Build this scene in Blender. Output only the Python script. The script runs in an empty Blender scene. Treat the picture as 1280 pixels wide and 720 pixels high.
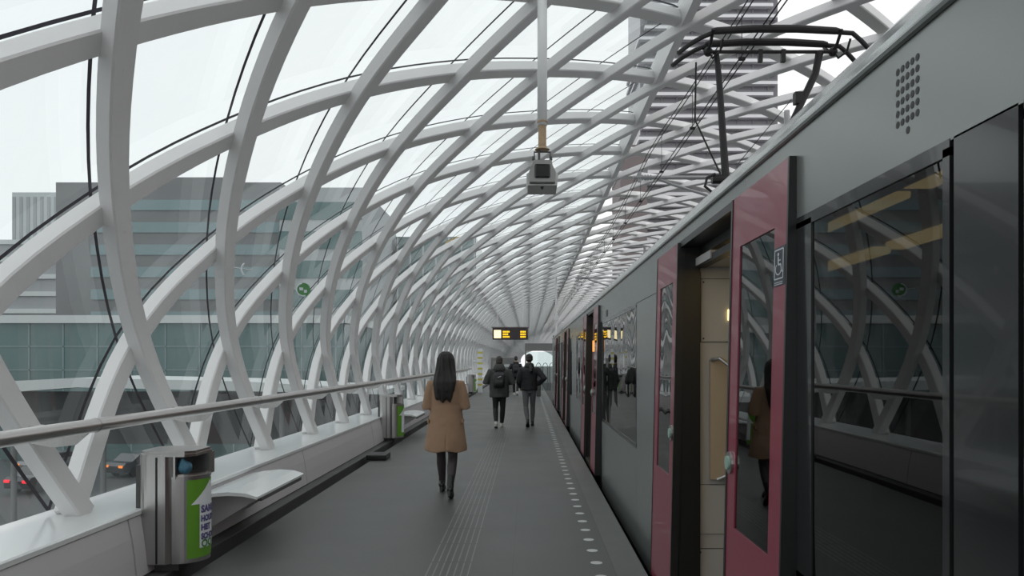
import bpy, bmesh, math, random
from mathutils import Vector, Matrix
random.seed(7)
PI = math.pi
SC = bpy.context.scene
COL = SC.collection

# ------------------------------------------------------------------ materials
def new_mat(name):
    m = bpy.data.materials.new(name); m.use_nodes = True
    nt = m.node_tree; nt.nodes.clear()
    out = nt.nodes.new('ShaderNodeOutputMaterial')
    return m, nt, out

def mat(name, col, rough=0.5, metal=0.0, var=0.06, scale=6.0, bump=0.0, bscale=80.0, stretch=None, spec=0.5, coat=0.0, emit=None, estr=0.0):
    m, nt, out = new_mat(name)
    N, L = nt.nodes, nt.links
    b = N.new('ShaderNodeBsdfPrincipled')
    L.new(b.outputs[0], out.inputs[0])
    b.inputs['Roughness'].default_value = rough
    b.inputs['Metallic'].default_value = metal
    b.inputs['Specular IOR Level'].default_value = spec
    b.inputs['Coat Weight'].default_value = coat
    tc = N.new('ShaderNodeTexCoord'); mp = N.new('ShaderNodeMapping')
    L.new(tc.outputs['Object'], mp.inputs[0])
    if stretch: mp.inputs['Scale'].default_value = stretch
    no = N.new('ShaderNodeTexNoise'); no.inputs['Scale'].default_value = scale; no.inputs['Detail'].default_value = 4
    L.new(mp.outputs[0], no.inputs['Vector'])
    mx = N.new('ShaderNodeMix'); mx.data_type = 'RGBA'
    c = list(col)
    mx.inputs[6].default_value = [max(0, x*(1-var)) for x in c]+[1]
    mx.inputs[7].default_value = [min(1, x*(1+var)) for x in c]+[1]
    L.new(no.outputs['Fac'], mx.inputs[0]); L.new(mx.outputs[2], b.inputs['Base Color'])
    if bump:
        n2 = N.new('ShaderNodeTexNoise'); n2.inputs['Scale'].default_value = bscale; n2.inputs['Detail'].default_value = 3
        L.new(mp.outputs[0], n2.inputs['Vector'])
        bp = N.new('ShaderNodeBump'); bp.inputs['Strength'].default_value = bump; bp.inputs['Distance'].default_value = 0.02
        L.new(n2.outputs['Fac'], bp.inputs['Height']); L.new(bp.outputs[0], b.inputs['Normal'])
    if emit:
        b.inputs['Emission Color'].default_value = list(emit)+[1]; b.inputs['Emission Strength'].default_value = estr
    return m

def glass_mat(name, tint, refl_ior=1.5, haze=0.0, wave=0.0, wscale=1.2, rough=0.01, gloss=1.0, gmax=.85):
    """thin architectural glass: tinted see-through, Fresnel mirror, a little rain haze"""
    m, nt, out = new_mat(name); N, L = nt.nodes, nt.links
    tr = N.new('ShaderNodeBsdfTransparent'); tr.inputs[0].default_value = list(tint)+[1]
    gl = N.new('ShaderNodeBsdfGlossy'); gl.inputs['Roughness'].default_value = rough
    gl.inputs[0].default_value = (gloss, gloss, gloss, 1)
    lw = N.new('ShaderNodeLayerWeight'); lw.inputs[0].default_value = .5      # Schlick, the same from both sides
    pw = N.new('ShaderNodeMath'); pw.operation = 'POWER'; L.new(lw.outputs['Facing'], pw.inputs[0]); pw.inputs[1].default_value = 5
    fr = N.new('ShaderNodeMath'); fr.operation = 'MULTIPLY_ADD'; L.new(pw.outputs[0], fr.inputs[0])
    f0 = ((refl_ior-1)/(refl_ior+1))**2*2; fr.inputs[1].default_value = gmax-f0; fr.inputs[2].default_value = f0
    mix = N.new('ShaderNodeMixShader')
    L.new(fr.outputs[0], mix.inputs[0]); L.new(tr.outputs[0], mix.inputs[1]); L.new(gl.outputs[0], mix.inputs[2])
    last = mix
    tc = N.new('ShaderNodeTexCoord')
    if wave:
        no = N.new('ShaderNodeTexNoise'); no.inputs['Scale'].default_value = wscale; no.inputs['Detail'].default_value = 1
        L.new(tc.outputs['Object'], no.inputs['Vector'])
        bp = N.new('ShaderNodeBump'); bp.inputs['Strength'].default_value = wave; bp.inputs['Distance'].default_value = 0.05
        L.new(no.outputs['Fac'], bp.inputs['Height']); L.new(bp.outputs[0], gl.inputs['Normal'])
    if haze:
        mp = N.new('ShaderNodeMapping'); mp.inputs['Scale'].default_value = (1.5, 1.5, 0.35)
        L.new(tc.outputs['Object'], mp.inputs[0])
        no = N.new('ShaderNodeTexNoise'); no.inputs['Scale'].default_value = 1.6; no.inputs['Detail'].default_value = 6
        L.new(mp.outputs[0], no.inputs['Vector'])
        mr = N.new('ShaderNodeMapRange'); mr.inputs[1].default_value = 0.35; mr.inputs[2].default_value = 0.75
        mr.inputs[3].default_value = haze*0.3; mr.inputs[4].default_value = haze*1.6
        L.new(no.outputs['Fac'], mr.inputs[0])
        tl = N.new('ShaderNodeBsdfTranslucent'); tl.inputs[0].default_value = (.85, .9, .9, 1)
        m2 = N.new('ShaderNodeMixShader')
        L.new(mr.outputs[0], m2.inputs[0]); L.new(mix.outputs[0], m2.inputs[1]); L.new(tl.outputs[0], m2.inputs[2])
        last = m2
    L.new(last.outputs[0], out.inputs[0])
    return m

def emis(name, col, s):
    m, nt, out = new_mat(name)
    e = nt.nodes.new('ShaderNodeEmission'); e.inputs[0].default_value = list(col)+[1]; e.inputs[1].default_value = s
    nt.links.new(e.outputs[0], out.inputs[0]); return m

M = {}
M['white_steel'] = mat('white_steel', (.81, .80, .80), .42, 0, .03, 3, .03, 120)
M['sill'] = mat('sill', (.80, .82, .82), .18, 0, .03, 2, .0)
M['panel'] = mat('panel', (.66, .64, .66), .4, 0, .03, 1.5)
M['kerb'] = mat('kerb', (.085, .085, .085), .5, 0, .2, 4, .1, 60)
M['black'] = mat('black', (.012, .012, .012), .45, 0, .2, 10)
M['rubber'] = mat('rubber', (.015, .015, .016), .35, 0, .2, 10)
M['gasket'] = mat('gasket', (.02, .016, .025), .5, 0, .1, 10)
M['steel'] = mat('steel', (.50, .49, .48), .3, 1, .12, 5, .04, 40, (14, 14, .4))
M['rail_steel'] = mat('rail_steel', (.60, .58, .57), .33, 1, .1, 4, .03, 60, (8, .4, 8))
M['silver'] = mat('silver', (.30, .32, .312), .26, .55, .05, 1.3, .02, 2.0)
M['silver_roof'] = mat('silver_roof', (.42, .44, .44), .16, .8, .2, 3, .35, 5.0, (1, .35, 1))
M['red'] = mat('red', (.25, .028, .058), .3, 0, .05, 2, coat=.3)
M['train_dark'] = mat('train_dark', (.022, .024, .025), .14, 0, .1, 2, coat=.3)
M['interior'] = mat('interior', (.46, .45, .44), .5, 0, .05, 3)
M['interior_dark'] = mat('interior_dark', (.06, .06, .065), .6, 0, .1, 3)
M['beige'] = mat('beige', (.45, .36, .26), .5, 0, .05, 3)
M['seat_fabric'] = mat('seat_fabric', (.05, .07, .13), .8, 0, .3, 30)
M['panto'] = mat('panto', (.02, .018, .02), .45, .3, .2, 10)
M['wire'] = mat('wire', (.03, .025, .025), .5, .6, .1, 10)
M['galv'] = mat('galv', (.35, .35, .36), .45, .8, .1, 10)
M['rust'] = mat('rust', (.42, .30, .19), .7, .1, .55, 14, .15, 40)
M['pole_white'] = mat('pole_white', (.78, .78, .78), .4, 0, .04, 4)
M['cam_grey'] = mat('cam_grey', (.30, .30, .29), .45, .1, .1, 10)
M['cam_light'] = mat('cam_light', (.60, .60, .58), .45, 0, .08, 10)
M['lens'] = mat('lens', (.01, .01, .01), .1)
M['green'] = mat('green', (.13, .33, .03), .4, 0, .04, 3)
M['paper'] = mat('paper', (.78, .80, .82), .5, 0, .03, 3)
M['ink'] = mat('ink', (.11, .10, .24), .5, 0, .03, 3)
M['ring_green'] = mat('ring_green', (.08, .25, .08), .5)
M['bag_blue'] = mat('bag_blue', (.05, .16, .24), .35, 0, .3, 20, .5, 30)
M['sticker_navy'] = mat('sticker_navy', (.035, .04, .055), .4)
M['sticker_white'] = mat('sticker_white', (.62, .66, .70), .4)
M['sign_case'] = mat('sign_case', (.05, .04, .045), .4)
M['amber'] = emis('amber', (1.0, .58, .02), 1.6)
M['sign_white'] = emis('sign_white', (1.0, .86, .50), 1.5)
M['lamp_warm'] = emis('lamp_warm', (1.0, .72, .30), 3.4)
M['reflection_orange'] = emis('reflection_orange', (1.0, .42, .12), 1.2)
M['red_lamp'] = emis('red_lamp', (1.0, .03, .05), 1.5)
M['orange_lamp'] = emis('orange_lamp', (1.0, .28, .06), 1.2)
M['button'] = mat('button', (.30, .45, .38), .3, 0, .05, 10)
M['glass'] = glass_mat('glass', (.86, .905, .90), 1.42, haze=.05, gmax=.5)
M['train_glass'] = glass_mat('train_glass', (.15, .155, .155), 1.42, wave=.02, wscale=.9)
M['wavy_glass'] = glass_mat('wavy_glass', (.10, .11, .11), 1.6, wave=.22, wscale=1.3)
M['clear_glass'] = glass_mat('clear_glass', (.80, .86, .85), 1.45)
M['asphalt'] = mat('asphalt', (.06, .065, .068), .45, 0, .25, .2, .05, 30)
M['ballast'] = mat('ballast', (.06, .06, .06), .8, 0, .4, 4, .3, 40)
M['teal_glass'] = mat('teal_glass', (.10, .165, .165), .15, .2, .12, .12)
M['teal_band'] = mat('teal_band', (.20, .275, .29), .2, .1, .08, .2)
M['concrete'] = mat('concrete', (.20, .205, .21), .75, 0, .12, .2)
M['concrete_pale'] = mat('concrete_pale', (.42, .44, .45), .75, 0, .06, .1)
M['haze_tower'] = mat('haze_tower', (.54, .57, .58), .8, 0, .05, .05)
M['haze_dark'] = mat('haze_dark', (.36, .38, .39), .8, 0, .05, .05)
M['white_band'] = mat('white_band', (.62, .65, .65), .5, 0, .04, .2)
M['tower_glass'] = mat('tower_glass', (.17, .165, .18), .25, .1, .25, .35)
M['tower_slab'] = mat('tower_slab', (.80, .79, .81), .6, 0, .05, .2)
M['brown'] = mat('brown', (.20, .165, .165), .7, 0, .1, .3)
M['car_dark'] = mat('car_dark', (.03, .033, .04), .2, 0, .1, 3, coat=.5)
M['car_grey'] = mat('car_grey', (.16, .17, .18), .2, .2, .1, 3, coat=.5)
M['tyre'] = mat('tyre', (.015, .015, .015), .8)
M['skin'] = mat('skin', (.52, .33, .25), .5, 0, .05, 10)
M['hair'] = mat('hair', (.013, .010, .009), .38, 0, .4, 25, .5, 60, (6, 6, .5))
M['hair_brown'] = mat('hair_brown', (.035, .028, .022), .5, 0, .3, 30, .3, 70)
M['camel'] = mat('camel', (.335, .212, .135), .85, 0, .08, 12, .15, 90)
M['tights'] = mat('tights', (.045, .034, .036), .55, 0, .15, 10)
M['boot'] = mat('boot', (.008, .008, .009), .35, 0, .2, 10)
M['jacket_grey'] = mat('jacket_grey', (.052, .052, .052), .8, 0, .15, 14, .2, 60)
M['jacket_black'] = mat('jacket_black', (.016, .016, .018), .7, 0, .2, 14, .2, 60)
M['nylon_black'] = mat('nylon_black', (.012, .012, .013), .45, 0, .2, 14, .15, 40)
M['pants_black'] = mat('pants_black', (.012, .012, .013), .7, 0, .2, 14)
M['jeans_grey'] = mat('jeans_grey', (.13, .13, .135), .8, 0, .15, 20, .1, 80)
M['sneaker'] = mat('sneaker', (.55, .54, .50), .6, 0, .1, 20)
M['gold'] = mat('gold', (.45, .4, .3), .3, 1)
M['yellow'] = mat('yellow', (.60, .55, .12), .5)
M['kiosk'] = mat('kiosk', (.22, .22, .22), .5, .2, .1, 4)

# ------------------------------------------------------------------ helpers
def link(o, parent=None):
    COL.objects.link(o)
    if parent: o.parent = parent
    return o

def obj(name, bm, m, parent=None, smooth=False, recalc=True):
    me = bpy.data.meshes.new(name)
    if recalc: bmesh.ops.recalc_face_normals(bm, faces=bm.faces[:])
    bm.to_mesh(me); bm.free()
    for x in (m if isinstance(m, (list, tuple)) else [m]): me.materials.append(M[x] if isinstance(x, str) else x)
    if smooth:
        for p in me.polygons: p.use_smooth = True
    return link(bpy.data.objects.new(name, me), parent)

def empty(name, loc=(0, 0, 0), rz=0.0):
    o = bpy.data.objects.new(name, None); o.location = loc; o.rotation_euler = (0, 0, rz)
    o.empty_display_size = .1
    return link(o)

def tag(o, label, cat, group=None, kind=None):
    o['label'] = label; o['category'] = cat
    if group: o['group'] = group
    if kind: o['kind'] = kind
    return o

def struct(o, label=None):
    o['kind'] = 'structure'
    if label: o['label'] = label; o['category'] = 'structure'
    return o

def B(): return bmesh.new()

def box(bm, x0, x1, y0, y1, z0, z1, mi=0, bev=0.0):
    vs = [bm.verts.new(p) for p in ((x0,y0,z0),(x1,y0,z0),(x1,y1,z0),(x0,y1,z0),(x0,y0,z1),(x1,y0,z1),(x1,y1,z1),(x0,y1,z1))]
    fs = [bm.faces.new([vs[i] for i in f]) for f in ((0,3,2,1),(4,5,6,7),(0,1,5,4),(1,2,6,5),(2,3,7,6),(3,0,4,7))]
    for f in fs: f.material_index = mi
    if bev > 0:
        es = list({e for f in fs for e in f.edges})
        r = bmesh.ops.bevel(bm, geom=es, offset=bev, segments=2, affect='EDGES', profile=.6)
        for f in r['faces']: f.material_index = mi
    return vs

def prism(bm, prof, axis, a0, a1, mi=0):
    """extrude a closed 2-D outline along axis 'x','y' or 'z'"""
    def P(p, a):
        return {'y': (p[0], a, p[1]), 'x': (a, p[0], p[1]), 'z': (p[0], p[1], a)}[axis]
    A = [bm.verts.new(P(p, a0)) for p in prof]; C = [bm.verts.new(P(p, a1)) for p in prof]
    n = len(prof); fs = []
    for i in range(n):
        fs.append(bm.faces.new((A[i], A[(i+1) % n], C[(i+1) % n], C[i])))
    fs.append(bm.faces.new(A[::-1])); fs.append(bm.faces.new(C))
    for f in fs: f.material_index = mi
    return fs

def frame_for(t):
    t = t.normalized()
    up = Vector((0, 0, 1)) if abs(t.z) < .9 else Vector((0, 1, 0))
    s = t.cross(up).normalized(); return s, s.cross(t).normalized()

def tube(bm, pts, rad, n=10, mi=0, cap=True, flat=1.0):
    pts = [Vector(p) for p in pts]
    if not isinstance(rad, (list, tuple)): rad = [rad]*len(pts)
    rings = []
    ps = None
    for i, p in enumerate(pts):
        t = (pts[min(i+1, len(pts)-1)] - pts[max(i-1, 0)])
        s, u = frame_for(t)
        if ps is not None:      # keep the frame from flipping
            tt = t.normalized(); s2 = (ps - tt*ps.dot(tt))
            if s2.length > 1e-4: s = s2.normalized(); u = s.cross(tt).normalized()
        ps = s
        rings.append([bm.verts.new(p + (s*math.cos(2*PI*k/n)*flat + u*math.sin(2*PI*k/n))*rad[i]) for k in range(n)])
    for a, b in zip(rings, rings[1:]):
        for k in range(n):
            f = bm.faces.new((a[k], a[(k+1) % n], b[(k+1) % n], b[k])); f.material_index = mi
    if cap:
        f = bm.faces.new(rings[0][::-1]); f.material_index = mi
        f = bm.faces.new(rings[-1]); f.material_index = mi

def loft(bm, rings, n=20, mi=0, power=2.0):
    """rings: (cx, cy, cz, rx, ry) horizontal super-ellipses"""
    R = []
    for cx, cy, cz, rx, ry in rings:
        r = []
        for k in range(n):
            a = 2*PI*k/n; c, s = math.cos(a), math.sin(a)
            r.append(bm.verts.new((cx + rx*math.copysign(abs(c)**(2/power), c), cy + ry*math.copysign(abs(s)**(2/power), s), cz)))
        R.append(r)
    for a, b in zip(R, R[1:]):
        for k in range(n):
            f = bm.faces.new((a[k], a[(k+1) % n], b[(k+1) % n], b[k])); f.material_index = mi
    f = bm.faces.new(R[0][::-1]); f.material_index = mi
    f = bm.faces.new(R[-1]); f.material_index = mi

def ball(bm, c, r, mi=0, n=16):
    if not isinstance(r, (list, tuple)): r = (r, r, r)
    mtx = Matrix.Translation(c) @ Matrix.Diagonal((r[0], r[1], r[2], 1))
    g = bmesh.ops.create_uvsphere(bm, u_segments=n, v_segments=max(6, n//2+2), radius=1, matrix=mtx)
    for v in g['verts']:
        for f in v.link_faces: f.material_index = mi

def disc(bm, c, nrm, r, th=.004, n=20, mi=0):
    c = Vector(c); nrm = Vector(nrm).normalized()
    tube(bm, [c, c + nrm*th], r, n, mi)

def text_mesh(txt, size):
    cu = bpy.data.curves.new('t', 'FONT'); cu.body = txt; cu.size = size; cu.offset = .005; cu.resolution_u = 3
    o = bpy.data.objects.new('t', cu); COL.objects.link(o)
    dg = bpy.context.evaluated_depsgraph_get()
    me = bpy.data.meshes.new_from_object(o.evaluated_get(dg))
    bpy.data.objects.remove(o); bpy.data.curves.remove(cu)
    return me

def remeshed(name, bm, m, parent=None, voxel=.012, smooth=4, disp=0.0, dscale=.15):
    me = bpy.data.meshes.new('tmp'); bmesh.ops.recalc_face_normals(bm, faces=bm.faces[:]); bm.to_mesh(me); bm.free()
    o = bpy.data.objects.new('tmp', me); COL.objects.link(o)
    r = o.modifiers.new('r', 'REMESH'); r.mode = 'VOXEL'; r.voxel_size = voxel
    s = o.modifiers.new('s', 'SMOOTH'); s.iterations = smooth; s.factor = .5
    if disp:
        tx = bpy.data.textures.new('tx', 'CLOUDS'); tx.noise_scale = dscale
        d = o.modifiers.new('d', 'DISPLACE'); d.texture = tx; d.strength = disp; d.mid_level = .5
    dg = bpy.context.evaluated_depsgraph_get()
    m2 = bpy.data.meshes.new_from_object(o.evaluated_get(dg))
    bpy.data.objects.remove(o); bpy.data.meshes.remove(me)
    m2.materials.clear(); m2.materials.append(M[m])
    for p in m2.polygons: p.use_smooth = True; p.material_index = 0
    m2.name = name
    return link(bpy.data.objects.new(name, m2), parent)

# ------------------------------------------------------------------ camera, sky
cam = bpy.data.cameras.new('camera'); co = bpy.data.objects.new('camera', cam); COL.objects.link(co)
cam.sensor_width = 36; cam.lens = 950/1280*36; cam.clip_start = .05; cam.clip_end = 3000
cam.shift_x = -20/1280; cam.shift_y = 90/1280
co.location = (0, 0, 1.6); co.rotation_euler = (PI/2, 0, 0)
SC.camera = co

w = bpy.data.worlds.new('overcast'); SC.world = w; w.use_nodes = True
nt = w.node_tree; nt.nodes.clear()
bg = nt.nodes.new('ShaderNodeBackground'); wo = nt.nodes.new('ShaderNodeOutputWorld')
tc = nt.nodes.new('ShaderNodeTexCoord'); no = nt.nodes.new('ShaderNodeTexNoise'); no.inputs['Scale'].default_value = 1.4; no.inputs['Detail'].default_value = 4
rp = nt.nodes.new('ShaderNodeValToRGB'); rp.color_ramp.elements[0].position = .3; rp.color_ramp.elements[1].position = .75
rp.color_ramp.elements[0].color = (.90, .93, .95, 1); rp.color_ramp.elements[1].color = (1, 1, 1.0, 1)
nt.links.new(tc.outputs['Generated'], no.inputs['Vector']); nt.links.new(no.outputs['Fac'], rp.inputs[0])
nt.links.new(rp.outputs[0], bg.inputs[0]); bg.inputs[1].default_value = 1.12
nt.links.new(bg.outputs[0], wo.inputs[0])

SC.view_settings.view_transform = 'Standard'; SC.view_settings.look = 'None'
SC.view_settings.gamma = 1; SC.view_settings.exposure = 0.0; SC.view_settings.use_curve_mapping = False
SC.cycles.transparent_max_bounces = 24; SC.cycles.max_bounces = 10

# ------------------------------------------------------------------ platform floor
def floor_material():
    m, nt, out = new_mat('platform_floor'); N, L = nt.nodes, nt.links
    b = N.new('ShaderNodeBsdfPrincipled'); L.new(b.outputs[0], out.inputs[0])
    tc = N.new('ShaderNodeTexCoord'); sep = N.new('ShaderNodeSeparateXYZ'); L.new(tc.outputs['Object'], sep.inputs[0])
    X, Y = sep.outputs[0], sep.outputs[1]
    def mt(op, a, b_=None, c=None):
        n = N.new('ShaderNodeMath'); n.operation = op
        for i, v in enumerate((a, b_, c)):
            if v is None: continue
            if isinstance(v, (int, float)): n.inputs[i].default_value = v
            else: L.new(v, n.inputs[i])
        return n.outputs[0]
    def between(v, lo, hi): return mt('MULTIPLY', mt('GREATER_THAN', v, lo), mt('LESS_THAN', v, hi))
    # round white dots
    dx = mt('SUBTRACT', X, .54); dy = mt('SUBTRACT', mt('FLOORED_MODULO', mt('ADD', Y, -6.0+.193+38.6), .386), .193)
    d2 = mt('ADD', mt('MULTIPLY', dx, dx), mt('MULTIPLY', dy, dy))
    dots = mt('LESS_THAN', d2, .047**2)
    # tactile ridges
    rx = mt('FLOORED_MODULO', mt('ADD', X, .765), .0517)
    ridge = mt('MULTIPLY', between(rx, 0, .010), between(X, -.766, -.44))
    seg = mt('GREATER_THAN', mt('FLOORED_MODULO', Y, .60), .035)
    ridge = mt('MULTIPLY', ridge, seg)
    # joints
    j1 = mt('ADD', between(X, .655, .664), between(X, -.12, -.115))
    j2 = mt('LESS_THAN', mt('FLOORED_MODULO', Y, 2.4), .006)
    joint = mt('MINIMUM', mt('ADD', j1, j2), 1.0)
    edge = mt('GREATER_THAN', X, .66)
    no = N.new('ShaderNodeTexNoise'); no.inputs['Scale'].default_value = 1.3; no.inputs['Detail'].default_value = 8; L.new(tc.outputs['Object'], no.inputs['Vector'])
    n2 = N.new('ShaderNodeTexNoise'); n2.inputs['Scale'].default_value = 160; L.new(tc.outputs['Object'], n2.inputs['Vector'])
    base = N.new('ShaderNodeValToRGB'); base.color_ramp.elements[0].position = .3; base.color_ramp.elements[1].position = .72
    base.color_ramp.elements[0].color = (.078, .080, .078, 1); base.color_ramp.elements[1].color = (.108, .110, .108, 1)
    L.new(no.outputs['Fac'], base.inputs[0])
    def mixc(fac, a, col):
        x = N.new('ShaderNodeMix'); x.data_type = 'RGBA'; L.new(fac, x.inputs[0]); L.new(a, x.inputs[6]); x.inputs[7].default_value = col; return x.outputs[2]
    c = mixc(mt('MULTIPLY', edge, .55), base.outputs[0], (.15, .15, .145, 1))
    c = mixc(mt('MULTIPLY', joint, .5), c, (.05, .05, .05, 1))
    c = mixc(mt('MULTIPLY', ridge, .5), c, (.30, .30, .29, 1))
    c = mixc(dots, c, (.62, .63, .62, 1))
    L.new(c, b.inputs['Base Color'])
    rr = N.new('ShaderNodeMapRange'); rr.inputs[3].default_value = .34; rr.inputs[4].default_value = .6
    L.new(no.outputs['Fac'], rr.inputs[0]); L.new(rr.outputs[0], b.inputs['Roughness'])
    bp = N.new('ShaderNodeBump'); bp.inputs['Strength'].default_value = .25; bp.inputs['Distance'].default_value = .004
    L.new(mt('ADD', mt('MULTIPLY', n2.outputs['Fac'], .3), mt('ADD', ridge, dots)), bp.inputs['Height']); L.new(bp.outputs[0], b.inputs['Normal'])
    return m
M['floor'] = floor_material()
bm = B(); box(bm, -2.50, .89, -8, 64, -.25, 0); struct(obj('floor', bm, 'floor'))
bm = B(); box(bm, .70, .885, -8, 64, -1.1, -.25); struct(obj('trim_1', bm, 'kerb'))
# dark kerb and black channel along the wall
bm = B(); box(bm, -2.95, -2.50, -8, 64, -.40, -.12); struct(obj('trim_2', bm, 'black'))
bm = B(); box(bm, -2.86, -2.665, -8, 64, -.12, .02, bev=.01); struct(obj('trim_3', bm, 'kerb'))
# track side ground
bm = B(); box(bm, .885, 8.2, -8, 90, -1.3, -1.1); struct(obj('floor_track', bm, 'ballast'))
bm = B(); box(bm, 8.2, 13, -8, 90, -1.1, 0); struct(obj('floor_opposite', bm, 'kerb'))
bm = B(); box(bm, -6, 15, -10, 350, -2.2, -1.3); struct(obj('floor_deck', bm, 'kerb'))

# ------------------------------------------------------------------ low wall with panels and sill
wl = empty('wall_left'); struct(wl)
prof = [(-2.80, .03), (-2.815, .18), (-2.835, .32), (-2.865, .455), (-2.96, .455), (-2.96, .03)]
y = 1.24 - 4.2*2
k = 0
while y < 62:
    bm = B(); prism(bm, prof, 'y', y+.010, y+4.19); obj('wall_panel', bm, 'panel', wl); y += 4.2
bm = B(); prism(bm, [(-2.855, .462), (-2.855, .492), (-2.87, .50), (-3.50, .50), (-3.50, .462)], 'y', -8, 62); obj('sill', bm, 'sill', wl)
bm = B(); box(bm, -3.44, -2.90, -8, 62, -.6, .462); obj('wall_core', bm, 'black', wl)

# ------------------------------------------------------------------ lattice tube
TAB = [(-3.15, .49), (-3.22, 1.70), (-2.91, 2.63), (-2.37, 3.42), (-1.64, 4.10), (-.74, 4.64), (.15, 5.05), (1.05, 5.39), (1.95, 5.66), (2.92, 5.85), (3.90, 5.95)]
TAB = TAB + [(8.8-x, z) for x, z in TAB[::-1]]
NJ = len(TAB)-1      # 21 rows
def P(j):
    def g(i):
        if i < 0: return (2*TAB[0][0]-TAB[1][0]+.12, 2*TAB[0][1]-TAB[1][1])
        if i > NJ: return (2*TAB[-1][0]-TAB[-2][0]-.12, 2*TAB[-1][1]-TAB[-2][1])
        return TAB[i]
    i = max(0, min(NJ-1, int(math.floor(j)))); t = j-i
    p0, p1, p2, p3 = g(i-1), g(i), g(i+1), g(i+2)
    return tuple(.5*(2*b+(c-a)*t+(2*a-5*b+4*c-d)*t*t+(3*b-a-3*c+d)*t**3) for a, b, c, d in zip(p0, p1, p2, p3))
def nrm(j):
    a, b = P(j-.02), P(j+.02); dx, dz = b[0]-a[0], b[1]-a[1]; l = math.hypot(dx, dz)
    return Vector((-dz/l, 0, dx/l))
Y0, DY = 5.47, 1.97
YMIN, YMAX = -7.0, 88.0
ceil_ = empty('ceiling'); struct(ceil_)
ceil_['label'] = 'white steel diamond lattice tube with glass panes arching over the platform'; ceil_['category'] = 'canopy'
def S(j, Yv, r): 
    x, z = P(j); n = nrm(j); return Vector((x, Yv, z)) + n*r
def rib(i, sgn, wd, r0, r1, name, into=None, n=6, lo=None, hi=None):
    js = []
    for q in range(NJ*n+1):
        j = q/n; yv = Y0 + DY*i + sgn*DY/2*j
        if (YMIN if lo is None else lo) <= yv <= (YMAX if hi is None else hi): js.append((j, yv))
    if len(js) < 4: return
    bm = into or B(); R = []
    for j, yv in js:
        c = S(j, yv, 0); n_ = nrm(j)
        t = (S(j+.05, yv+sgn*DY/2*.05, 0) - S(j-.05, yv-sgn*DY/2*.05, 0)).normalized()
        s = t.cross(n_).normalized()
        b = .012; h = wd/2
        R.append([bm.verts.new(c + s*a + n_*d) for a, d in ((-h, r0+b), (-h+b, r0), (h-b, r0), (h, r0+b), (h, r1), (-h, r1))])
    for a, b_ in zip(R, R[1:]):
        for k in range(6): bm.faces.new((a[k], a[(k+1) % 6], b_[(k+1) % 6], b_[k]))
    bm.faces.new(R[0][::-1]); bm.faces.new(R[-1])
    # small round access plugs just below the nodes
    if sgn < 0:
        for jj in range(1, 9):
            j = jj - .10; yv = Y0 + DY*i + sgn*DY/2*j
            if 1 < yv < 25: disc(bm, S(j, yv, r0), -nrm(j), .014, .003, 10)
    if into is None: obj(name, bm, 'white_steel', ceil_)
for i in range(-7, 54): rib(i, -1, .172, 0, .115, 'rising_rib')
for i in range(-17, 42): rib(i, 1, .19, .10, .215, 'crossing_rib')
bm = B()
for i in range(38, 186): rib(i, -1, .15, 0, .11, '', bm, 3, YMAX, 345)
for i in range(28, 176): rib(i, 1, .19, .10, .215, '', bm, 3, YMAX, 345)
o = obj('distant_rib', bm, 'white_steel', ceil_); o['kind'] = 'stuff'
GR = .262
JE = 8.0
# frame beam along the edge of the glazing
for k in range(-4, 40):
    ya, yb = Y0 + DY*k + DY*0, Y0 + DY*(k+1)
    if ya < YMIN or yb > YMAX: continue
if True:
    bm = B(); n_ = nrm(JE); x, z = P(JE); t = Vector((-n_.z, 0, n_.x))
    A = [];
    for yv in (YMIN, YMAX):
        c = Vector((x, yv, z)); A.append([bm.verts.new(c + t*a + n_*d) for a, d in ((-.06, .05), (.06, .05), (.06, .30), (-.06, .30))])
    for k in range(4): bm.faces.new((A[0][k], A[0][(k+1) % 4], A[1][(k+1) % 4], A[1][k]))
    bm.faces.new(A[0][::-1]); bm.faces.new(A[1]); obj('glazing_edge_beam', bm, 'white_steel', ceil_)
# panes
def pane_into(bm, s0, t0):
    """one diamond of glass between ribs s0,s0+1 and t0,t0+1; cut at the sill and at the glazing edge"""
    far = Y0 + DY/2*(s0+t0) > 45
    n, eps = (2, .003) if far else (5, .011)
    us = [0, eps] + [k/n for k in range(1, n)] + [1-eps, 1]
    jc = s0-t0
    def pos(u, v, r=GR):
        s, t = s0+u, t0+v-.055
        return s-t, Y0 + DY/2*(s+t), r
    def vert(u, v):
        j, yv, r = pos(u, v); return bm.verts.new(S(min(max(j, 0), JE), yv, r))
    half = None
    if jc == 0: half = 'lo'       # the lower half lies below the sill
    if jc == JE: half = 'hi'
    V = {}
    for a, u in enumerate(us):
        for b, v in enumerate(us):
            if half == 'lo' and b > a: continue
            if half == 'hi' and a > b: continue
            V[a, b] = vert(u, v)
    m = len(us)-1
    for a in range(m):
        for b in range(m):
            q = [(a, b), (a+1, b), (a+1, b+1), (a, b+1)]
            q = [V[x] for x in q if x in V]
            if len(q) >= 3:
                try: f = bm.faces.new(q)
                except ValueError: continue
                f.material_index = 1 if (a in (0, m-1) or b in (0, m-1)) else 0
                f.smooth = True
cells = []
for s0 in range(-8, 178):
    for t0 in range(-16, 178):
        jc = s0-t0
        if 0 <= jc <= JE:
            yc = Y0 + DY/2*(s0+t0+1)
            if -5 < yc < 340: cells.append((yc, s0, t0))
cells.sort(key=lambda c: abs(c[0]-7.5) if c[0] > 2.5 else 100+abs(c[0]))
for yc, s0, t0 in cells[:98]:
    bm = B(); pane_into(bm, s0, t0); obj('glass_pane', bm, ['glass', 'gasket'], ceil_, recalc=False)
bm = B()
for yc, s0, t0 in cells[98:]: pane_into(bm, s0, t0)
o = obj('glass_pane', bm, ['glass', 'gasket'], ceil_, recalc=False); o['kind'] = 'stuff'

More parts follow.
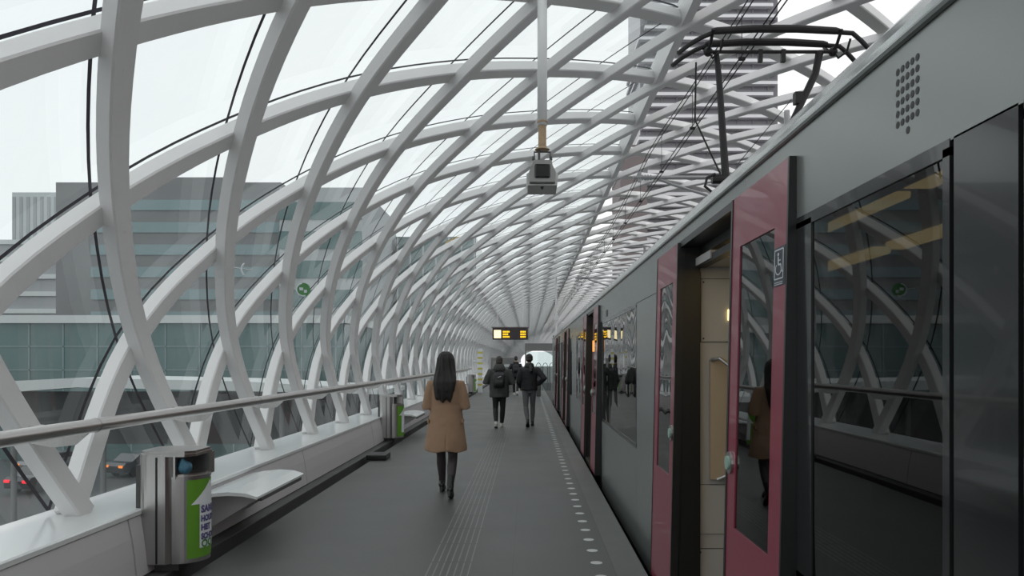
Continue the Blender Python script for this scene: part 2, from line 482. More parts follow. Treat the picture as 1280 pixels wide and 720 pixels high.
# ------------------------------------------------------------------ handrail
hr = empty('handrail', (-2.85, 0, 0)); tag(hr, 'long brushed steel handrail bracketed to the white ribs along the glazed wall', 'handrail')
bm = B(); tube(bm, [(0, yy, 1.17) for yy in (-5, 0, 10, 20, 30, 38)], .046, 16); obj('rail', bm, 'rail_steel', hr, True)
for yy in (2.0, 5.0, 8.0, 11.0, 14.0, 17.0):
    bm = B(); tube(bm, [(0, yy, 1.17), (0, yy+.012, 1.17)], .0485, 16); obj('joint_ring', bm, 'steel', hr, True)
for i in range(-2, 17):
    yv = Y0 + DY*i - DY/2*.56
    bm = B(); prism(bm, [(0.02, 1.15), (0.0, 1.12), (-.08, 1.05), (-.22, 1.035), (-.36, 1.06), (-.36, 1.16), (-.02, 1.17)], 'y', yv-.012, yv+.012)
    tube(bm, [(-.33, yv-.05, 1.13), (-.33, yv+.05, 1.13)], .05, 10)
    obj('bracket', bm, 'steel', hr)

# ------------------------------------------------------------------ bins
def make_bin(y, poster):
    t = empty('litter_bin', (-2.67, y, .02))
    # coordinates: +x to the platform, y along the wall, z up; origin at the floor
    def plan(x0, x1, hw, r=.08, front=True):
        pts = []
        for a in range(0, 91, 15): pts.append((x0+r-r*math.cos(math.radians(a)), -hw+r-r*math.sin(math.radians(a))))
        pts += [(x1-.06, -hw), (x1, -hw+.06), (x1, hw-.06), (x1-.06, hw)]
        for a in range(90, -1, -15): pts.append((x0+r-r*math.cos(math.radians(a)), hw-r+r*math.sin(math.radians(a))))
        return pts
    bm = B(); prism(bm, plan(-.22, .055, .20), 'z', .07, .865); 
    o = obj('body', bm, 'steel', t)
    bm = B(); box(bm, -.075, -.062, -.204, -.195, .075, .86); obj('seam', bm, 'black', t)
    # hood
    pl = plan(-.22, .20, .205, .09)
    bm = B(); prism(bm, pl, 'z', .865, .885); 
    prism(bm, [(x*.96, y_*.93) for x, y_ in pl], 'z', .885, .905)
    box(bm, .055, .195, .10, .20, .70, .865); box(bm, .055, .07, -.20, .20, .70, .865); obj('hood', bm, 'steel', t)
    bm = B(); box(bm, .0705, .078, -.19, .184, .73, .864); obj('opening', bm, 'black', t)
    # drum front
    R = .185; cx = .03
    arc = [(cx + R*math.cos(math.radians(a))*1.1, R*math.sin(math.radians(a))) for a in range(-88, 89, 8)]
    bm = B(); prism(bm, arc, 'z', .07, .70)
    obj('drum', bm, 'steel', t)
    bm = B(); prism(bm, [(cx+(x-cx)*1.04, y_*1.04) for x, y_ in arc], 'z', .70, .715); prism(bm, [(cx+(x-cx)*.9, y_*.9) for x, y_ in arc], 'z', .715, .73); obj('drum_lid', bm, 'steel', t)
    def wrap(a, z, e=.003):
        return ((cx + (R+e)*1.1*math.cos(a)), (R+e)*math.sin(a), z)
    # poster: angle from -1.25 to 1.25 rad
    A0, A1, Z0, Z1 = -1.02, 1.02, .10, .685
    def patch(bm, poly, e):       # polygon in (a,z), finely cut along a
        me_bm = B(); vs = [me_bm.verts.new((a, z, 0)) for a, z in poly]; me_bm.faces.new(vs)
        amin = min(p[0] for p in poly); amax = max(p[0] for p in poly); k = amin+.1
        while k < amax:
            bmesh.ops.bisect_plane(me_bm, geom=me_bm.verts[:]+me_bm.edges[:]+me_bm.faces[:], plane_co=(k, 0, 0), plane_no=(1, 0, 0)); k += .1
        mp = {v: bm.verts.new(wrap(v.co.x, v.co.y, e)) for v in me_bm.verts}
        for f in me_bm.faces: bm.faces.new([mp[v] for v in f.verts])
        me_bm.free()
    bm = B(); patch(bm, [(A0, Z0), (A1, Z0), (A1, Z1), (A0, Z1)], .003)
    po = obj('poster', bm, 'green', t, recalc=False)
    bm = B(); patch(bm, [(-.56, .17), (.56, .17), (.56, .50), (.88, .50), (0, .67), (-.88, .50), (-.56, .50)], .006)
    obj('arrow', bm, 'paper', po, recalc=False)
    if poster:
        z = .435
        for word, h in (('SAMEN', .072), ('HOUDEN', .060), ('HET', .060), ('SCHOON', .060)):
            me = text_mesh(word, h*1.35); xs = [v.co.x for v in me.vertices]; wd = max(xs)-min(xs)
            sc = 1.02/wd if word != 'HET' else .52/wd
            for v in me.vertices:
                a = -.51 + (v.co.x-min(xs))*sc
                v.co = wrap(a, z + v.co.y*.75, .009)
            me.materials.append(M['ink']); me.name = 'lettering'
            link(bpy.data.objects.new('lettering', me), po)
            z -= .067
        bm = B()
        for a0 in (-.34, -.02):
            for k in range(16):
                def q(r, kk): th = 2*PI*kk/16; return wrap(a0 + r*math.cos(th)*5.2, .20 + r*math.sin(th), .009)
                bm.faces.new([bm.verts.new(q(.030, k)), bm.verts.new(q(.030, k+1)), bm.verts.new(q(.017, k+1)), bm.verts.new(q(.017, k))])
        obj('ring_logo', bm, 'ring_green', po, recalc=False)
    # foot bracket on the wall
    bm = B(); box(bm, -.24, -.21, -.16, .16, .15, .8); obj('wall_bracket', bm, 'kerb', t)
    bm = B(); prism(bm, [(-.24, 0), (.05, 0), (.05, .07), (-.24, .07)], 'y', -.10, .10); obj('foot', bm, 'kerb', t)
    return t
b1 = make_bin(5.80, True); tag(b1, 'stainless steel litter bin with green and white poster, nearest to the camera, beside the bench', 'bin')
bm = B(); ball(bm, (.085, -.135, .745), (.05, .045, .05), n=14); ball(bm, (.06, -.12, .765), (.035, .04, .045), n=12); ball(bm, (.075, -.15, .79), (.015, .015, .03), n=10)
bg_ = remeshed('plastic_bag', bm, 'bag_blue', None, .012, 2, .02, .04); bg_.location = (-2.63, 5.78, .055)
tag(bg_, 'crumpled blue plastic bag stuffed in the opening of the nearest litter bin', 'bag')
b2 = make_bin(14.9, False); tag(b2, 'stainless steel litter bin with green poster, second along the wall, beyond the first bench', 'bin')
b3 = make_bin(36.0, False); tag(b3, 'small distant stainless litter bin beside the yellow striped post', 'bin')

# ------------------------------------------------------------------ benches
def make_bench(y0, y1):
    t = empty('wall_bench', (-2.8, (y0+y1)/2, 0))
    h = (y1-y0)/2
    bm = B()
    prof = [(-.03, .44), (.08, .462), (.25, .478), (.40, .468), (.50, .435), (.50, .415), (.38, .44), (.25, .447), (.08, .432), (-.03, .41)]
    prism(bm, prof, 'y', -h, h); obj('seat', bm, 'sill', t)
    bm = B(); box(bm, .47, .505, -h+.1, h-.1, .385, .416); obj('front_edge', bm, 'kerb', t)
    for s in (-1, 1):
        bm = B(); prism(bm, [(-.02, .41), (.44, .41), (.44, .39), (-.0, .12), (-.02, .12)], 'y', s*h*.62-.03, s*h*.62+.03); obj('bracket', bm, 'panel', t)
    return t
tag(make_bench(6.45, 7.80), 'white curved wall bench beside the nearest litter bin', 'bench')
tag(make_bench(15.7, 17.0), 'white wall bench just beyond the second litter bin', 'bench')
bm = B(); box(bm, -.16, .16, -.22, .22, 0, .09, bev=.02); o = obj('rubber_block', bm, 'rubber'); o.location = (-2.42, 12.3, 0.0)
tag(o, 'small black block lying on the floor edge by the second litter bin', 'block')

# ------------------------------------------------------------------ train
XT = 1.0      # side plane
TY0, TY1 = -5.0, 31.2
tr = empty('tram', (2.33, 13, -1.0)); tag(tr, 'long silver tram with red doors standing at the right platform edge', 'tram')
TR = Matrix.Translation((-2.33, -13, 1.0))
def tobj(name, bm, m, parent=tr, smooth=False):
    bmesh.ops.transform(bm, matrix=TR, verts=bm.verts[:]); return obj(name, bm, m, parent, smooth)
def sobj(name, bm, m, parent):     # child of a part (parts carry identity transforms)
    return tobj(name, bm, m, parent)
WB, WT = .80, 2.105
segs = [('w', -5.0, -1.0), ('w', -.96, 1.53), ('d', 1.55, 1.785), ('w', 1.80, 2.84), ('door', 2.86, 5.80), ('p', 5.81, 7.0), ('w', 7.0, 10.30), ('door', 10.4, 13.5),
        ('w', 13.55, 15.7), ('p', 15.72, 17.3), ('w', 17.3, 18.25), ('door', 18.3, 21.1), ('p', 21.1, 22.0), ('bel', 22.0, 23.4), ('p', 23.4, 24.0), ('door', 24.1, 26.9), ('w', 26.9, 29.4), ('p', 29.4, 31.2)]
def side(bm, y0, y1, z0, z1, x=XT, th=.06): box(bm, x, x+th, y0, y1, z0, z1)
doors = []
for kind, y0, y1 in segs:
    if kind == 'w':
        bm = B(); side(bm, y0, y1, -.15, WB-.02); tobj('lower_panel', bm, 'silver')
        bm = B(); side(bm, y0, y1, WB-.02, WB+.02, XT-.002); side(bm, y0, y1, WT-.02, WT+.02, XT-.002)
        e = .16 if y0 > 1.6 and y0 < 2 else .05
        side(bm, y0, y0+.03, WB, WT, XT-.002); side(bm, y1-e, y1, WB, WT, XT-.002)
        f = tobj('window', bm, 'train_dark')
        bm = B(); box(bm, XT+.004, XT+.012, y0+.02, y1-.03, WB, WT); sobj('pane', bm, 'wavy_glass' if y0 > 5 else 'train_glass', f)
    elif kind == 'd':
        bm = B(); side(bm, y0, y1, -.15, WB-.02); tobj('lower_panel', bm, 'silver')
        bm = B(); side(bm, y0, y1, WB-.02, WT+.02); tobj('dark_panel', bm, 'train_dark')
    elif kind == 'p':
        bm = B(); side(bm, y0+.004, y1-.004, -.15, WT+.02); tobj('side_panel', bm, 'silver')
    elif kind == 'bel':
        bm = B()
        n = 12
        for k in range(n):
            ya = y0 + (y1-y0)*k/n; box(bm, XT+.04+.03*(k % 2), XT+.3, ya, ya+(y1-y0)/n, -.1, 2.5)
        tobj('bellows', bm, 'rubber')
    elif kind == 'door':
        c = (y0+y1)/2; doors.append((c, y0, y1))
# door bays
def door_bay(c, y0, y1, idx):
    oa, ob = {0: (3.60, 4.96)}.get(idx, (c-.66, c+.66))
    # fixed wall either side, under the leaves
    for ya, yb in ((y0, oa), (ob, y1)):
        bm = B(); side(bm, ya, yb, -.15, 2.12); tobj('door_bay_wall', bm, 'train_dark')
    # black rubber frame of the opening
    bm = B()
    for ya, yb in ((oa-.04, oa+.02), (ob-.02, ob+.05)): box(bm, XT-.02, XT+.12, ya, yb, -.02, 2.36)
    box(bm, XT-.01, XT+.12, oa, ob, 2.33, 2.37)
    tobj('door_frame', bm, 'rubber')
    bm = B(); box(bm, XT+.12, XT+.5, oa-.05, ob+.04, 2.28, 2.40); box(bm, XT+.1, XT+.16, oa, ob, 2.20, 2.24); tobj('door_mechanism', bm, 'black')
    bm = B(); box(bm, XT-.05, XT+.2, oa, ob, -.06, -.005); tobj('threshold', bm, 'steel')
    for side_, (la, lb) in enumerate(((oa-.76, oa+.02), (ob-.02, ob+.76))):
        # leaf: leans out slightly at the bottom, frame around a tall dark window
        def X(z): return XT - .077 + .0225*z
        wa, wb = (la+.15, lb-.14) if side_ == 0 else (la+.14, lb-.15)
        za, zb, zc, zd = .0, .83, 2.12, 2.36
        bm = B()
        def slab(ya, yb, z0, z1):
            bmv = [(X(z0), z0), (X(z0)+.035, z0), (X(z1)+.035, z1), (X(z1), z1)]
            prism(bm, bmv, 'y', ya, yb)
        slab(la, lb, za, zb); slab(la, lb, zc, zd); slab(la, wa, zb, zc); slab(wb, lb, zb, zc)
        leaf = tobj('door_leaf', bm, 'red')
        bm = B(); prism(bm, [(X(zb)+.006, zb), (X(zb)+.014, zb), (X(zc)+.014, zc), (X(zc)+.006, zc)], 'y', wa, wb)
        sobj('leaf_window', bm, 'train_glass' if idx == 0 and side_ == 0 else 'wavy_glass', leaf)
        bm = B()
        ye = lb if side_ == 0 else la
        prism(bm, [(X(0)-.004, 0), (X(0)+.045, 0), (X(2.36)+.045, 2.36), (X(2.36)-.004, 2.36)], 'y', ye-.012, ye+.012)
        yo = la if side_ == 0 else lb
        prism(bm, [(X(0)-.003, 0), (X(0)+.09, 0), (X(2.36)+.06, 2.36), (X(2.36)-.003, 2.36)], 'y', yo-.012, yo+.004)
        sobj('rubber_edge', bm, 'rubber', leaf)
        yb_ = lb-.065 if side_ == 0 else la+.065
        bm = B(); disc(bm, (X(1.12), yb_, 1.12), (-1, 0, 0), .052, .012, 20); sobj('button_ring', bm, 'steel', leaf)
        bm = B(); disc(bm, (X(1.12)-.012, yb_, 1.12), (-1, 0, 0), .032, .010, 20); sobj('door_button', bm, 'button', leaf)
        if idx == 0 and side_ == 0:
            # wheelchair sticker on the near edge
            def XS(z): return X(z)-.002
            ys, zs = la+.078, 1.965
            bm = B(); prism(bm, [(XS(zs-.08), zs-.08), (X(zs-.08)+.002, zs-.08), (X(zs+.07)+.002, zs+.07), (XS(zs+.07), zs+.07)], 'y', ys-.066, ys+.066); st = sobj('sticker', bm, 'sticker_navy', leaf)
            # symbol drawn in (h, v): h to the viewer's right = -y ... viewer looks along +x, right is -y
            def pt(h, v): return Vector((X(zs+v*.62)-.0045, ys-h*.95, zs+v*.62))
            def seg(bm, a, b_, wd):
                a, b_ = Vector(a), Vector(b_); d = (b_-a).normalized(); p = Vector((-d.y, d.x))*wd/2
                bm.faces.new([bm.verts.new(pt(*q)) for q in (a-p, b_-p, b_+p, a+p)])
            bm = B()
            fr_ = [(-.052, -.085), (.052, -.085), (.052, .095), (-.052, .095)]
            for k in range(4): seg(bm, fr_[k], fr_[(k+1) % 4], .008)
            for k in range(10):
                a = 2*PI*k/10; a2 = 2*PI*(k+1)/10
                bm.faces.new([bm.verts.new(pt(-.008+.011*math.cos(x), .066+.011*math.sin(x))) for x in (a, a2)] + [bm.verts.new(pt(-.008, .066))])
            seg(bm, (-.008, .052), (-.005, .0), .013); seg(bm, (-.007, .028), (.022, .028), .008); seg(bm, (-.005, .002), (.026, .002), .011); seg(bm, (.024, .002), (.036, -.045), .011); seg(bm, (.034, -.046), (.046, -.042), .008)
            for k in range(9):
                a, a2 = math.radians(130+k*27), math.radians(157+k*27)
                seg(bm, (-.004+.036*math.cos(a), -.024+.036*math.sin(a)), (-.004+.036*math.cos(a2), -.024+.036*math.sin(a2)), .008)
            for v in (-.108, -.120): seg(bm, (-.05, v), (.05, v), .005)
            sobj('wheelchair_symbol', bm, 'sticker_white', st)
    # draught screen / inner pillar on the far side of the doorway
    p0 = ob+.03
    bm = B(); box(bm, XT+.10, XT+.42, p0, p0+.10, 0, 2.21); scr = tobj('partition', bm, 'interior')
    bm = B(); prism(bm, [(XT+.09, 2.21), (XT+.60, 2.21), (XT+.60, 2.26), (XT+.09, 2.26)], 'y', p0-.45, p0+.1); sobj('ledge', bm, 'interior', scr)
    if idx == 0:
        for z0, z1, x0 in ((1.72, 2.13, XT+.135), (.46, .78, XT+.105), (.05, .36, XT+.115)):
            bm = B(); box(bm, x0, XT+.40, p0-.008, p0, z0, z1); h = sobj('hatch', bm, 'interior', scr)
            bm = B()
            for xx, zz in ((x0+.015, z0+.02), (x0+.015, z1-.02)): disc(bm, (xx, p0-.0085, zz), (0, -1, 0), .006, .004, 8)
            # dark joint round the hatch
            box(bm, x0-.004, x0, p0-.004, p0+.001, z0-.004, z1+.004); box(bm, x0, XT+.40, p0-.004, p0+.001, z1, z1+.004); box(bm, x0, XT+.40, p0-.004, p0+.001, z0-.004, z0)
            sobj('screws', bm, 'black', scr)
        bm = B(); box(bm, XT+.19, XT+.40, p0-.03, p0, .82, 1.60); sobj('padded_board', bm, 'beige', scr)
        bm = B(); tube(bm, [(XT+.20, p0-.03, 1.60), (XT+.24, p0-.08, 1.61), (XT+.30, p0-.10, 1.56), (XT+.325, p0-.10, 1.44), (XT+.33, p0-.10, .98), (XT+.30, p0-.08, .86), (XT+.24, p0-.03, .82)], .014, 10); sobj('grab_handle', bm, 'steel', scr)
        bm = B(); box(bm, XT+.105, XT+.135, p0-.003, p0, 2.13, 2.18); sobj('small_sign', bm, 'black', scr)
        bm = B(); box(bm, XT+.31, XT+.42, p0-.02, p0, 1.86, 1.93); sobj('wall_lamp', bm, 'lamp_warm', scr)
    if idx == 1:
        bm = B(); box(bm, XT-.068, XT-.055, oa-.52, oa-.30, 1.72, 1.88, bev=.004); tobj('lamp_reflection', bm, 'reflection_orange')  # glowing patch added as the reflection of an interior lamp, no fitting here
    return oa, ob
opens = [door_bay(c, y0, y1, k) for k, (c, y0, y1) in enumerate(doors)]
# cantrail above windows and doors, split at the openings
y = TY0
for oa, ob in opens + [(TY1, TY1)]:
    bm = B(); side(bm, y, oa-.03, 2.12, 2.44); tobj('cantrail', bm, 'silver')
    if oa < TY1:
        bm = B(); side(bm, oa-.03, ob+.04, 2.375, 2.44); tobj('cantrail', bm, 'silver')
    y = ob+.04
bm = B(); tube(bm, [(XT-.004, TY0, 2.452), (XT-.004, TY1, 2.452)], .013, 8); tobj('gutter', bm, 'silver')
# roof
rp_ = [(XT+.0, 2.455), (XT+.01, 2.50), (XT+.04, 2.55), (XT+.09, 2.60), (XT+.17, 2.66), (XT+.30, 2.71), (XT+.55, 2.75), (2.33, 2.78)]
full = rp_ + [(4.66-x, z) for x, z in rp_[-2::-1]]
for ya, yb in ((TY0, 6.2), (6.21, 15.7), (15.71, 22.0), (23.4, TY1)):
    bm = B(); prism(bm, full + [(3.5, 2.40), (1.15, 2.40)], 'y', ya, yb); tobj('roof', bm, 'silver_roof', smooth=False)
# far side, floor, ceiling, underframe, ends
bm = B(); box(bm, 3.60, 3.66, TY0, TY1, -.15, 2.45); tobj('far_side', bm, 'interior_dark')
for k in range(7):
    bm = B(); box(bm, 3.585, 3.602, TY0+.6+k*5, TY0+4.6+k*5, .85, 2.0); tobj('far_window', bm, 'train_dark')
bm = B(); box(bm, XT+.06, 3.6, TY0, TY1, -.15, -.0); tobj('cabin_floor', bm, 'interior_dark')
bm = B(); box(bm, XT+.5, 3.5, TY0, TY1, 2.26, 2.32); box(bm, XT+.06, XT+.5, TY0, 3.5, 2.24, 2.30); tobj('cabin_ceiling', bm, 'interior_dark')
bm = B(); box(bm, XT+.05, 3.6, TY0, 22.1, -.75, -.15); box(bm, XT+.05, 3.6, 23.3, TY1, -.75, -.15); tobj('underframe', bm, 'black')
for ya in (TY0-.05, TY1):
    bm = B(); box(bm, XT+.02, 3.64, ya, ya+.05, -.5, 2.6); tobj('end_wall', bm, 'train_dark')
for yy in (0.5, 2.0, 12, 17, 26, 29):
    for xx in (1.62, 3.05):
        bm = B(); tube(bm, [(xx-.06, yy, -.72), (xx+.06, yy, -.72)], .33, 24); tobj('wheel', bm, 'galv')
for xx in (1.40, 2.04):
    ya = -4.62
    while ya < 30:
        if xx > 2.5 and ya < 5: ya += 1.5; continue
        bm = B(); box(bm, xx-.05, xx+.05, ya, ya+1.35, 2.215, 2.255); tobj('ceiling_lamp', bm, 'lamp_warm'); ya += 1.5
for ya in (-3.2, -2.3, .2, 1.1, 7.4, 8.3, 9.4):
    for x0 in (1.35, 2.75):
        bm = B(); box(bm, x0, x0+.75, ya, ya+.42, .42, .50, bev=.03); box(bm, x0, x0+.75, ya, ya+.09, .50, 1.18, bev=.03); st = tobj('passenger_seat', bm, 'seat_fabric')
        bm = B(); box(bm, x0+.1, x0+.65, ya+.1, ya+.3, 0, .42); sobj('seat_base', bm, 'interior_dark', st)
for yy in (2.5, 6.5, 13.8):
    bm = B(); tube(bm, [(1.75, yy, 0), (1.75, yy, 2.26)], .018, 10); tobj('grab_pole', bm, 'steel')
# vent of round holes beside the door on the cantrail
bm = B()
for a in range(5):
    for b_ in range(6):
        yy = 2.055-.026*a; zz = 2.235 + .0285*b_; disc(bm, (XT+.001, yy, zz), (-1, 0, 0), .0098, .002, 10)
disc(bm, (XT+.001, 2.0, 2.205), (-1, 0, 0), .010, .002, 10)
tobj('vent', bm, 'black')
# far small red marker next to window 3
bm = B(); box(bm, XT-.006, XT, 9.55, 9.70, 2.15, 2.23); tobj('marker', bm, 'rubber')
# pantograph (part) with sub-parts
PY, PX = 7.3, 2.33
bm = B()
for xx in (PX-.55, PX+.55):
    box(bm, xx-.03, xx+.03, PY-.4, PY+1.5, 3.02, 3.08)
    for yy in (PY-.3, PY+1.4): tube(bm, [(xx, yy, 2.75), (xx, yy, 2.82), (xx, yy, 2.84), (xx, yy, 2.93), (xx, yy, 2.95), (xx, yy, 3.02)], [.05, .05, .08, .05, .08, .04], 12)
for yy in (PY-.4, PY+1.5): box(bm, PX-.58, PX+.58, yy-.03, yy+.03, 3.02, 3.08)
pan = tobj('pantograph', bm, 'panto')
def strip(yy, zz, r):
    bm = B(); tube(bm, [(PX-.92, yy, zz-.22), (PX-.82, yy, zz-.14), (PX-.70, yy, zz-.07), (PX-.58, yy, zz-.02), (PX-.2, yy, zz+.02), (PX+.2, yy, zz+.02), (PX+.58, yy, zz-.02), (PX+.72, yy, zz-.03), (PX+.80, yy, zz-.10), (PX+.93, yy, zz-.24)], r, 10)
    tube(bm, [(PX-.60, yy, zz-.012), (PX-.56, yy, zz-.008), (PX-.2, yy, zz+.012), (PX+.2, yy, zz+.012), (PX+.56, yy, zz-.008), (PX+.60, yy, zz-.012)], [.024, .033, .036, .036, .033, .024], 10); return bm
sobj('collector_strip', strip(PY-.16, 4.70, .022), 'panto', pan)
sobj('collector_strip', strip(PY+.14, 4.70, .022), 'panto', pan)
bm = B(); tube(bm, [(PX-.62, PY, 4.56), (PX+.62, PY, 4.56)], .018, 8)
for xx in (PX-.60, PX+.60):
    tube(bm, [(xx, PY-.2, 4.69), (xx, PY-.1, 4.60), (xx, PY, 4.56), (xx, PY+.1, 4.60), (xx, PY+.22, 4.69)], .016, 8); ball(bm, (xx, PY, 4.56), .045, n=10)
    tube(bm, [(xx*1.0, PY, 4.58), (xx+.03, PY-.05, 4.48), (xx+.09, PY-.1, 4.52), (xx+.10, PY-.16, 4.62)], .011, 6)
for xx in (PX-.1, PX+.12): box(bm, xx-.02, xx+.02, PY-.02, PY+.02, 4.46, 4.58)
sobj('head_frame', bm, 'panto', pan)
KN = (PY-.15, 3.32)
bm = B(); tube(bm, [(PX-.52, PY, 4.54), (PX-.50, PY-.02, 4.3), (PX-.47, KN[0]-.0, KN[1])], [.026, .030, .038], 10); sobj('upper_arm', bm, 'panto', pan)
bm = B(); tube(bm, [(PX+.47, PY, 4.55), (PX+.43, PY, 4.35), (PX-.02, KN[0]+.05, 3.45), (PX-.15, KN[0]+.05, 3.2)], [.038, .036, .028, .026], 10); box(bm, PX+.22, PX+.30, PY-.06, PY+.02, 4.05, 4.16); sobj('upper_arm', bm, 'panto', pan)
bm = B(); tube(bm, [(PX-.72, PY-.02, 4.45), (PX-.73, PY-.02, 3.9), (PX-.52, KN[0], 3.35)], .009, 6); sobj('control_rod', bm, 'wire', pan)
bm = B(); tube(bm, [(PX+.20, PY, 4.10), (PX-.3, PY, 3.5), (PX-.40, KN[0], 3.3)], .004, 5); sobj('cable', bm, 'wire', pan)
bm = B(); tube(bm, [(PX-.60, KN[0], 3.30), (PX+.40, KN[0], 3.30)], .045, 12); tube(bm, [(PX-.1, KN[0], 3.3), (PX, PY+1.3, 3.1)], .05, 12)
tube(bm, [(PX-.58, KN[0]-.04, 3.34), (PX-.66, KN[0]-.06, 3.30), (PX-.68, KN[0]-.06, 3.22), (PX-.60, KN[0]-.05, 3.16), (PX-.54, KN[0]-.05, 3.22)], .014, 8)
box(bm, PX-.5, PX+.1, KN[0]-.06, KN[0]+.08, 3.06, 3.26); sobj('lower_arm', bm, 'panto', pan)

# ------------------------------------------------------------------ overhead line
def wire(name, x, z, lab, sag=0.0):
    t = empty(name, (x, 0, z)); tag(t, lab, 'wire')
    for s in (-.028, .028):
        bm = B(); pts = []
        for k in range(0, 61):
            yy = -4 + k*1.5; u = ((yy-13.5) % 16.5)/16.5; pts.append((s, yy, -sag*4*u*(1-u) if sag else 0))
        tube(bm, pts, .0075, 6); obj('wire_strand', bm, 'wire', t)
    return t
cw = wire('contact_wire', 2.25, 4.765, 'lower pair of black overhead wires touching the pantograph above the tram')
ms = wire('messenger_wire', 2.24, 5.45, 'upper pair of black overhead wires above the contact wires', .25)
for q in range(0, 16):
    yy = 3.2 + q*2.4; u = ((yy-13.5) % 16.5)/16.5
    bm = B(); tube(bm, [(0, yy, 0), (0, yy, .685-.25*4*u*(1-u))], .004, 5); box(bm, -.035, .035, yy-.02, yy+.02, -.01, .02); obj('dropper', bm, 'wire', cw)
for n_, (yy, lab) in enumerate(((13.5, 'grey overhead line support tube with insulator above the tram, nearest'), (30.0, 'small distant overhead line support above the far end of the tram'))):
    t = empty('line_support', (2.25, yy, 4.78)); tag(t, lab, 'support')
    bm = B(); tube(bm, [(-.38, 0, .06), (2.2, 0, .06), (2.6, 0, .06)], .035, 10); obj('support_tube', bm, 'galv', t)
    bm = B(); tube(bm, [(.05, 0, .05), (.3, 0, -.06), (.95, 0, -.26)], .026, 8); obj('steady_arm', bm, 'galv', t)
    bm = B()
    for k in range(5): tube(bm, [(-.28+.05*k, 0, .06), (-.26+.05*k, 0, .06)], .05, 12)
    box(bm, -.30, -.24, -.03, .03, -.02, .16); obj('insulator', bm, 'galv', t)
    bm = B(); tube(bm, [(2.35, 0, -.3), (2.35, 0, 1.25)], .05, 12); obj('hanger', bm, 'galv', t)
# white post by the far tram end
bm = B(); tube(bm, [(0, 0, -1.1), (0, 0, 5.4)], .045, 10); box(bm, -.12, .12, -.05, .05, 3.4, 3.6); o = obj('signal_post', bm, 'pole_white'); o.location = (1.28, 34.5, 0)
tag(o, 'thin white post rising behind the far end of the tram', 'post')

# ------------------------------------------------------------------ hanging camera housing
CX, CY = .135, 7.2
t = empty('ceiling_camera', (CX, CY, 3.32)); tag(t, 'grey camera housing hung from a long white ceiling pole', 'camera')
bm = B(); tube(bm, [(0, 0, .82-.32+.0), (0, 0, 1.82)], .046, 16); obj('pole', bm, 'pole_white', t, True)
bm = B(); tube(bm, [(0, 0, .27), (0, 0, .275), (0, 0, .29), (0, 0, .30), (0, 0, .52), (0, 0, .525), (0, 0, .54), (0, 0, .55)], [.07, .07, .045, .038, .038, .05, .05, .04], 16); obj('pole_sleeve', bm, 'rust', t)
bm = B(); tube(bm, [(-.075, 0, .14), (-.075, 0, .25), (.075, 0, .25), (.075, 0, .14)], .009, 8); tube(bm, [(-.03, 0, .27), (-.03, 0, .13)], .012, 8)
for s in (-1, 1): disc(bm, (s*.075, 0, .19), (s, 0, 0), .022, .02, 10)
obj('bracket', bm, 'kerb', t)
bm = B(); prism(bm, [(-.085, .15), (.085, .15), (.095, .10), (.125, .04), (.12, -.055), (-.12, -.055), (-.125, .04), (-.095, .10)], 'y', -.10, .35); hs = obj('housing', bm, 'cam_grey', t)
bm = B(); prism(bm, [(-.15, .03), (-.125, .05), (-.12, -.06), (.12, -.06), (.125, .05), (.15, .03), (.14, -.075), (-.14, -.075)], 'y', -.04, .36); obj('sunshield', bm, 'cam_light', t)
bm = B(); box(bm, -.072, .072, -.112, -.09, -.02, .11, bev=.014); obj('lens_window', bm, 'lens', t)
bm = B(); tube(bm, [(0, .02, -.075), (0, .02, -.10)], [.018, .008], 8); obj('cable_gland', bm, 'black', t)

# ------------------------------------------------------------------ departure sign, gate, far furniture
t = empty('departure_sign', (-.70, 30, 2.40)); tag(t, 'small black departure display with amber letters hanging over the platform', 'sign')
bm = B(); box(bm, -.70, .70, -.10, .10, 0, .47, bev=.02); cs = obj('case', bm, 'sign_case', t)
bm = B(); box(bm, -.64, -.36, -.106, -.10, .06, .38); obj('white_screen', bm, 'sign_white', t)
for z0 in (.28, .18, .08):
    bm = B()
    r = random.Random(int(z0*100))
    for x0, n in ((-.29, 5 if z0 != .18 else 4), (.40, 4)):
        if z0 == .28 and x0 < 0: pass
        for k in range(n): box(bm, x0+k*.055, x0+k*.055+.042, -.106, -.10, z0, z0+.065)
    obj('amber_text', bm, 'amber', t)
for s in (-.5, .5):
    bm = B(); tube(bm, [(s, 0, .47), (s, 0, 2.15)], .016, 8); obj('hanger_rod', bm, 'pole_white', t)
bm = B(); box(bm, -.73, .73, -.12, .12, .47, .50); obj('top_cover', bm, 'brown', t)

t = empty('end_gate', (.55, 37.5, 0)); tag(t, 'grey portal frame with glass panel closing the platform beside the tram end', 'gate')
bm = B(); box(bm, -.70, .85, -.1, .1, 2.05, 2.42); obj('beam', bm, 'kiosk', t)
for x0 in (-.70, .78):
    bm = B(); box(bm, x0, x0+.07, -.07, .07, 0, 2.05); obj('post', bm, 'kiosk', t)
bm = B(); box(bm, -.63, .78, -.01, .01, .08, 2.0); obj('glass_panel', bm, 'clear_glass', t)
for xx in (-.15, .18, .5):
    bm = B(); tube(bm, [(xx, -.03, .1), (xx, -.03, 1.3), (xx+.05, -.03, 1.42), (xx+.12, -.03, 1.46), (xx+.19, -.03, 1.42), (xx+.24, -.03, 1.3), (xx+.24, -.03, .1)], .014, 8); obj('arched_bar', bm, 'kerb', t)
bm = B(); box(bm, -.10, .10, -.12, .12, 0, 1.25, bev=.03); o = obj('gate_pillar', bm, 'kerb'); o.location = (.47, 33.5, 0); tag(o, 'dark grey waist-high pillar on the platform edge before the end gate', 'pillar')
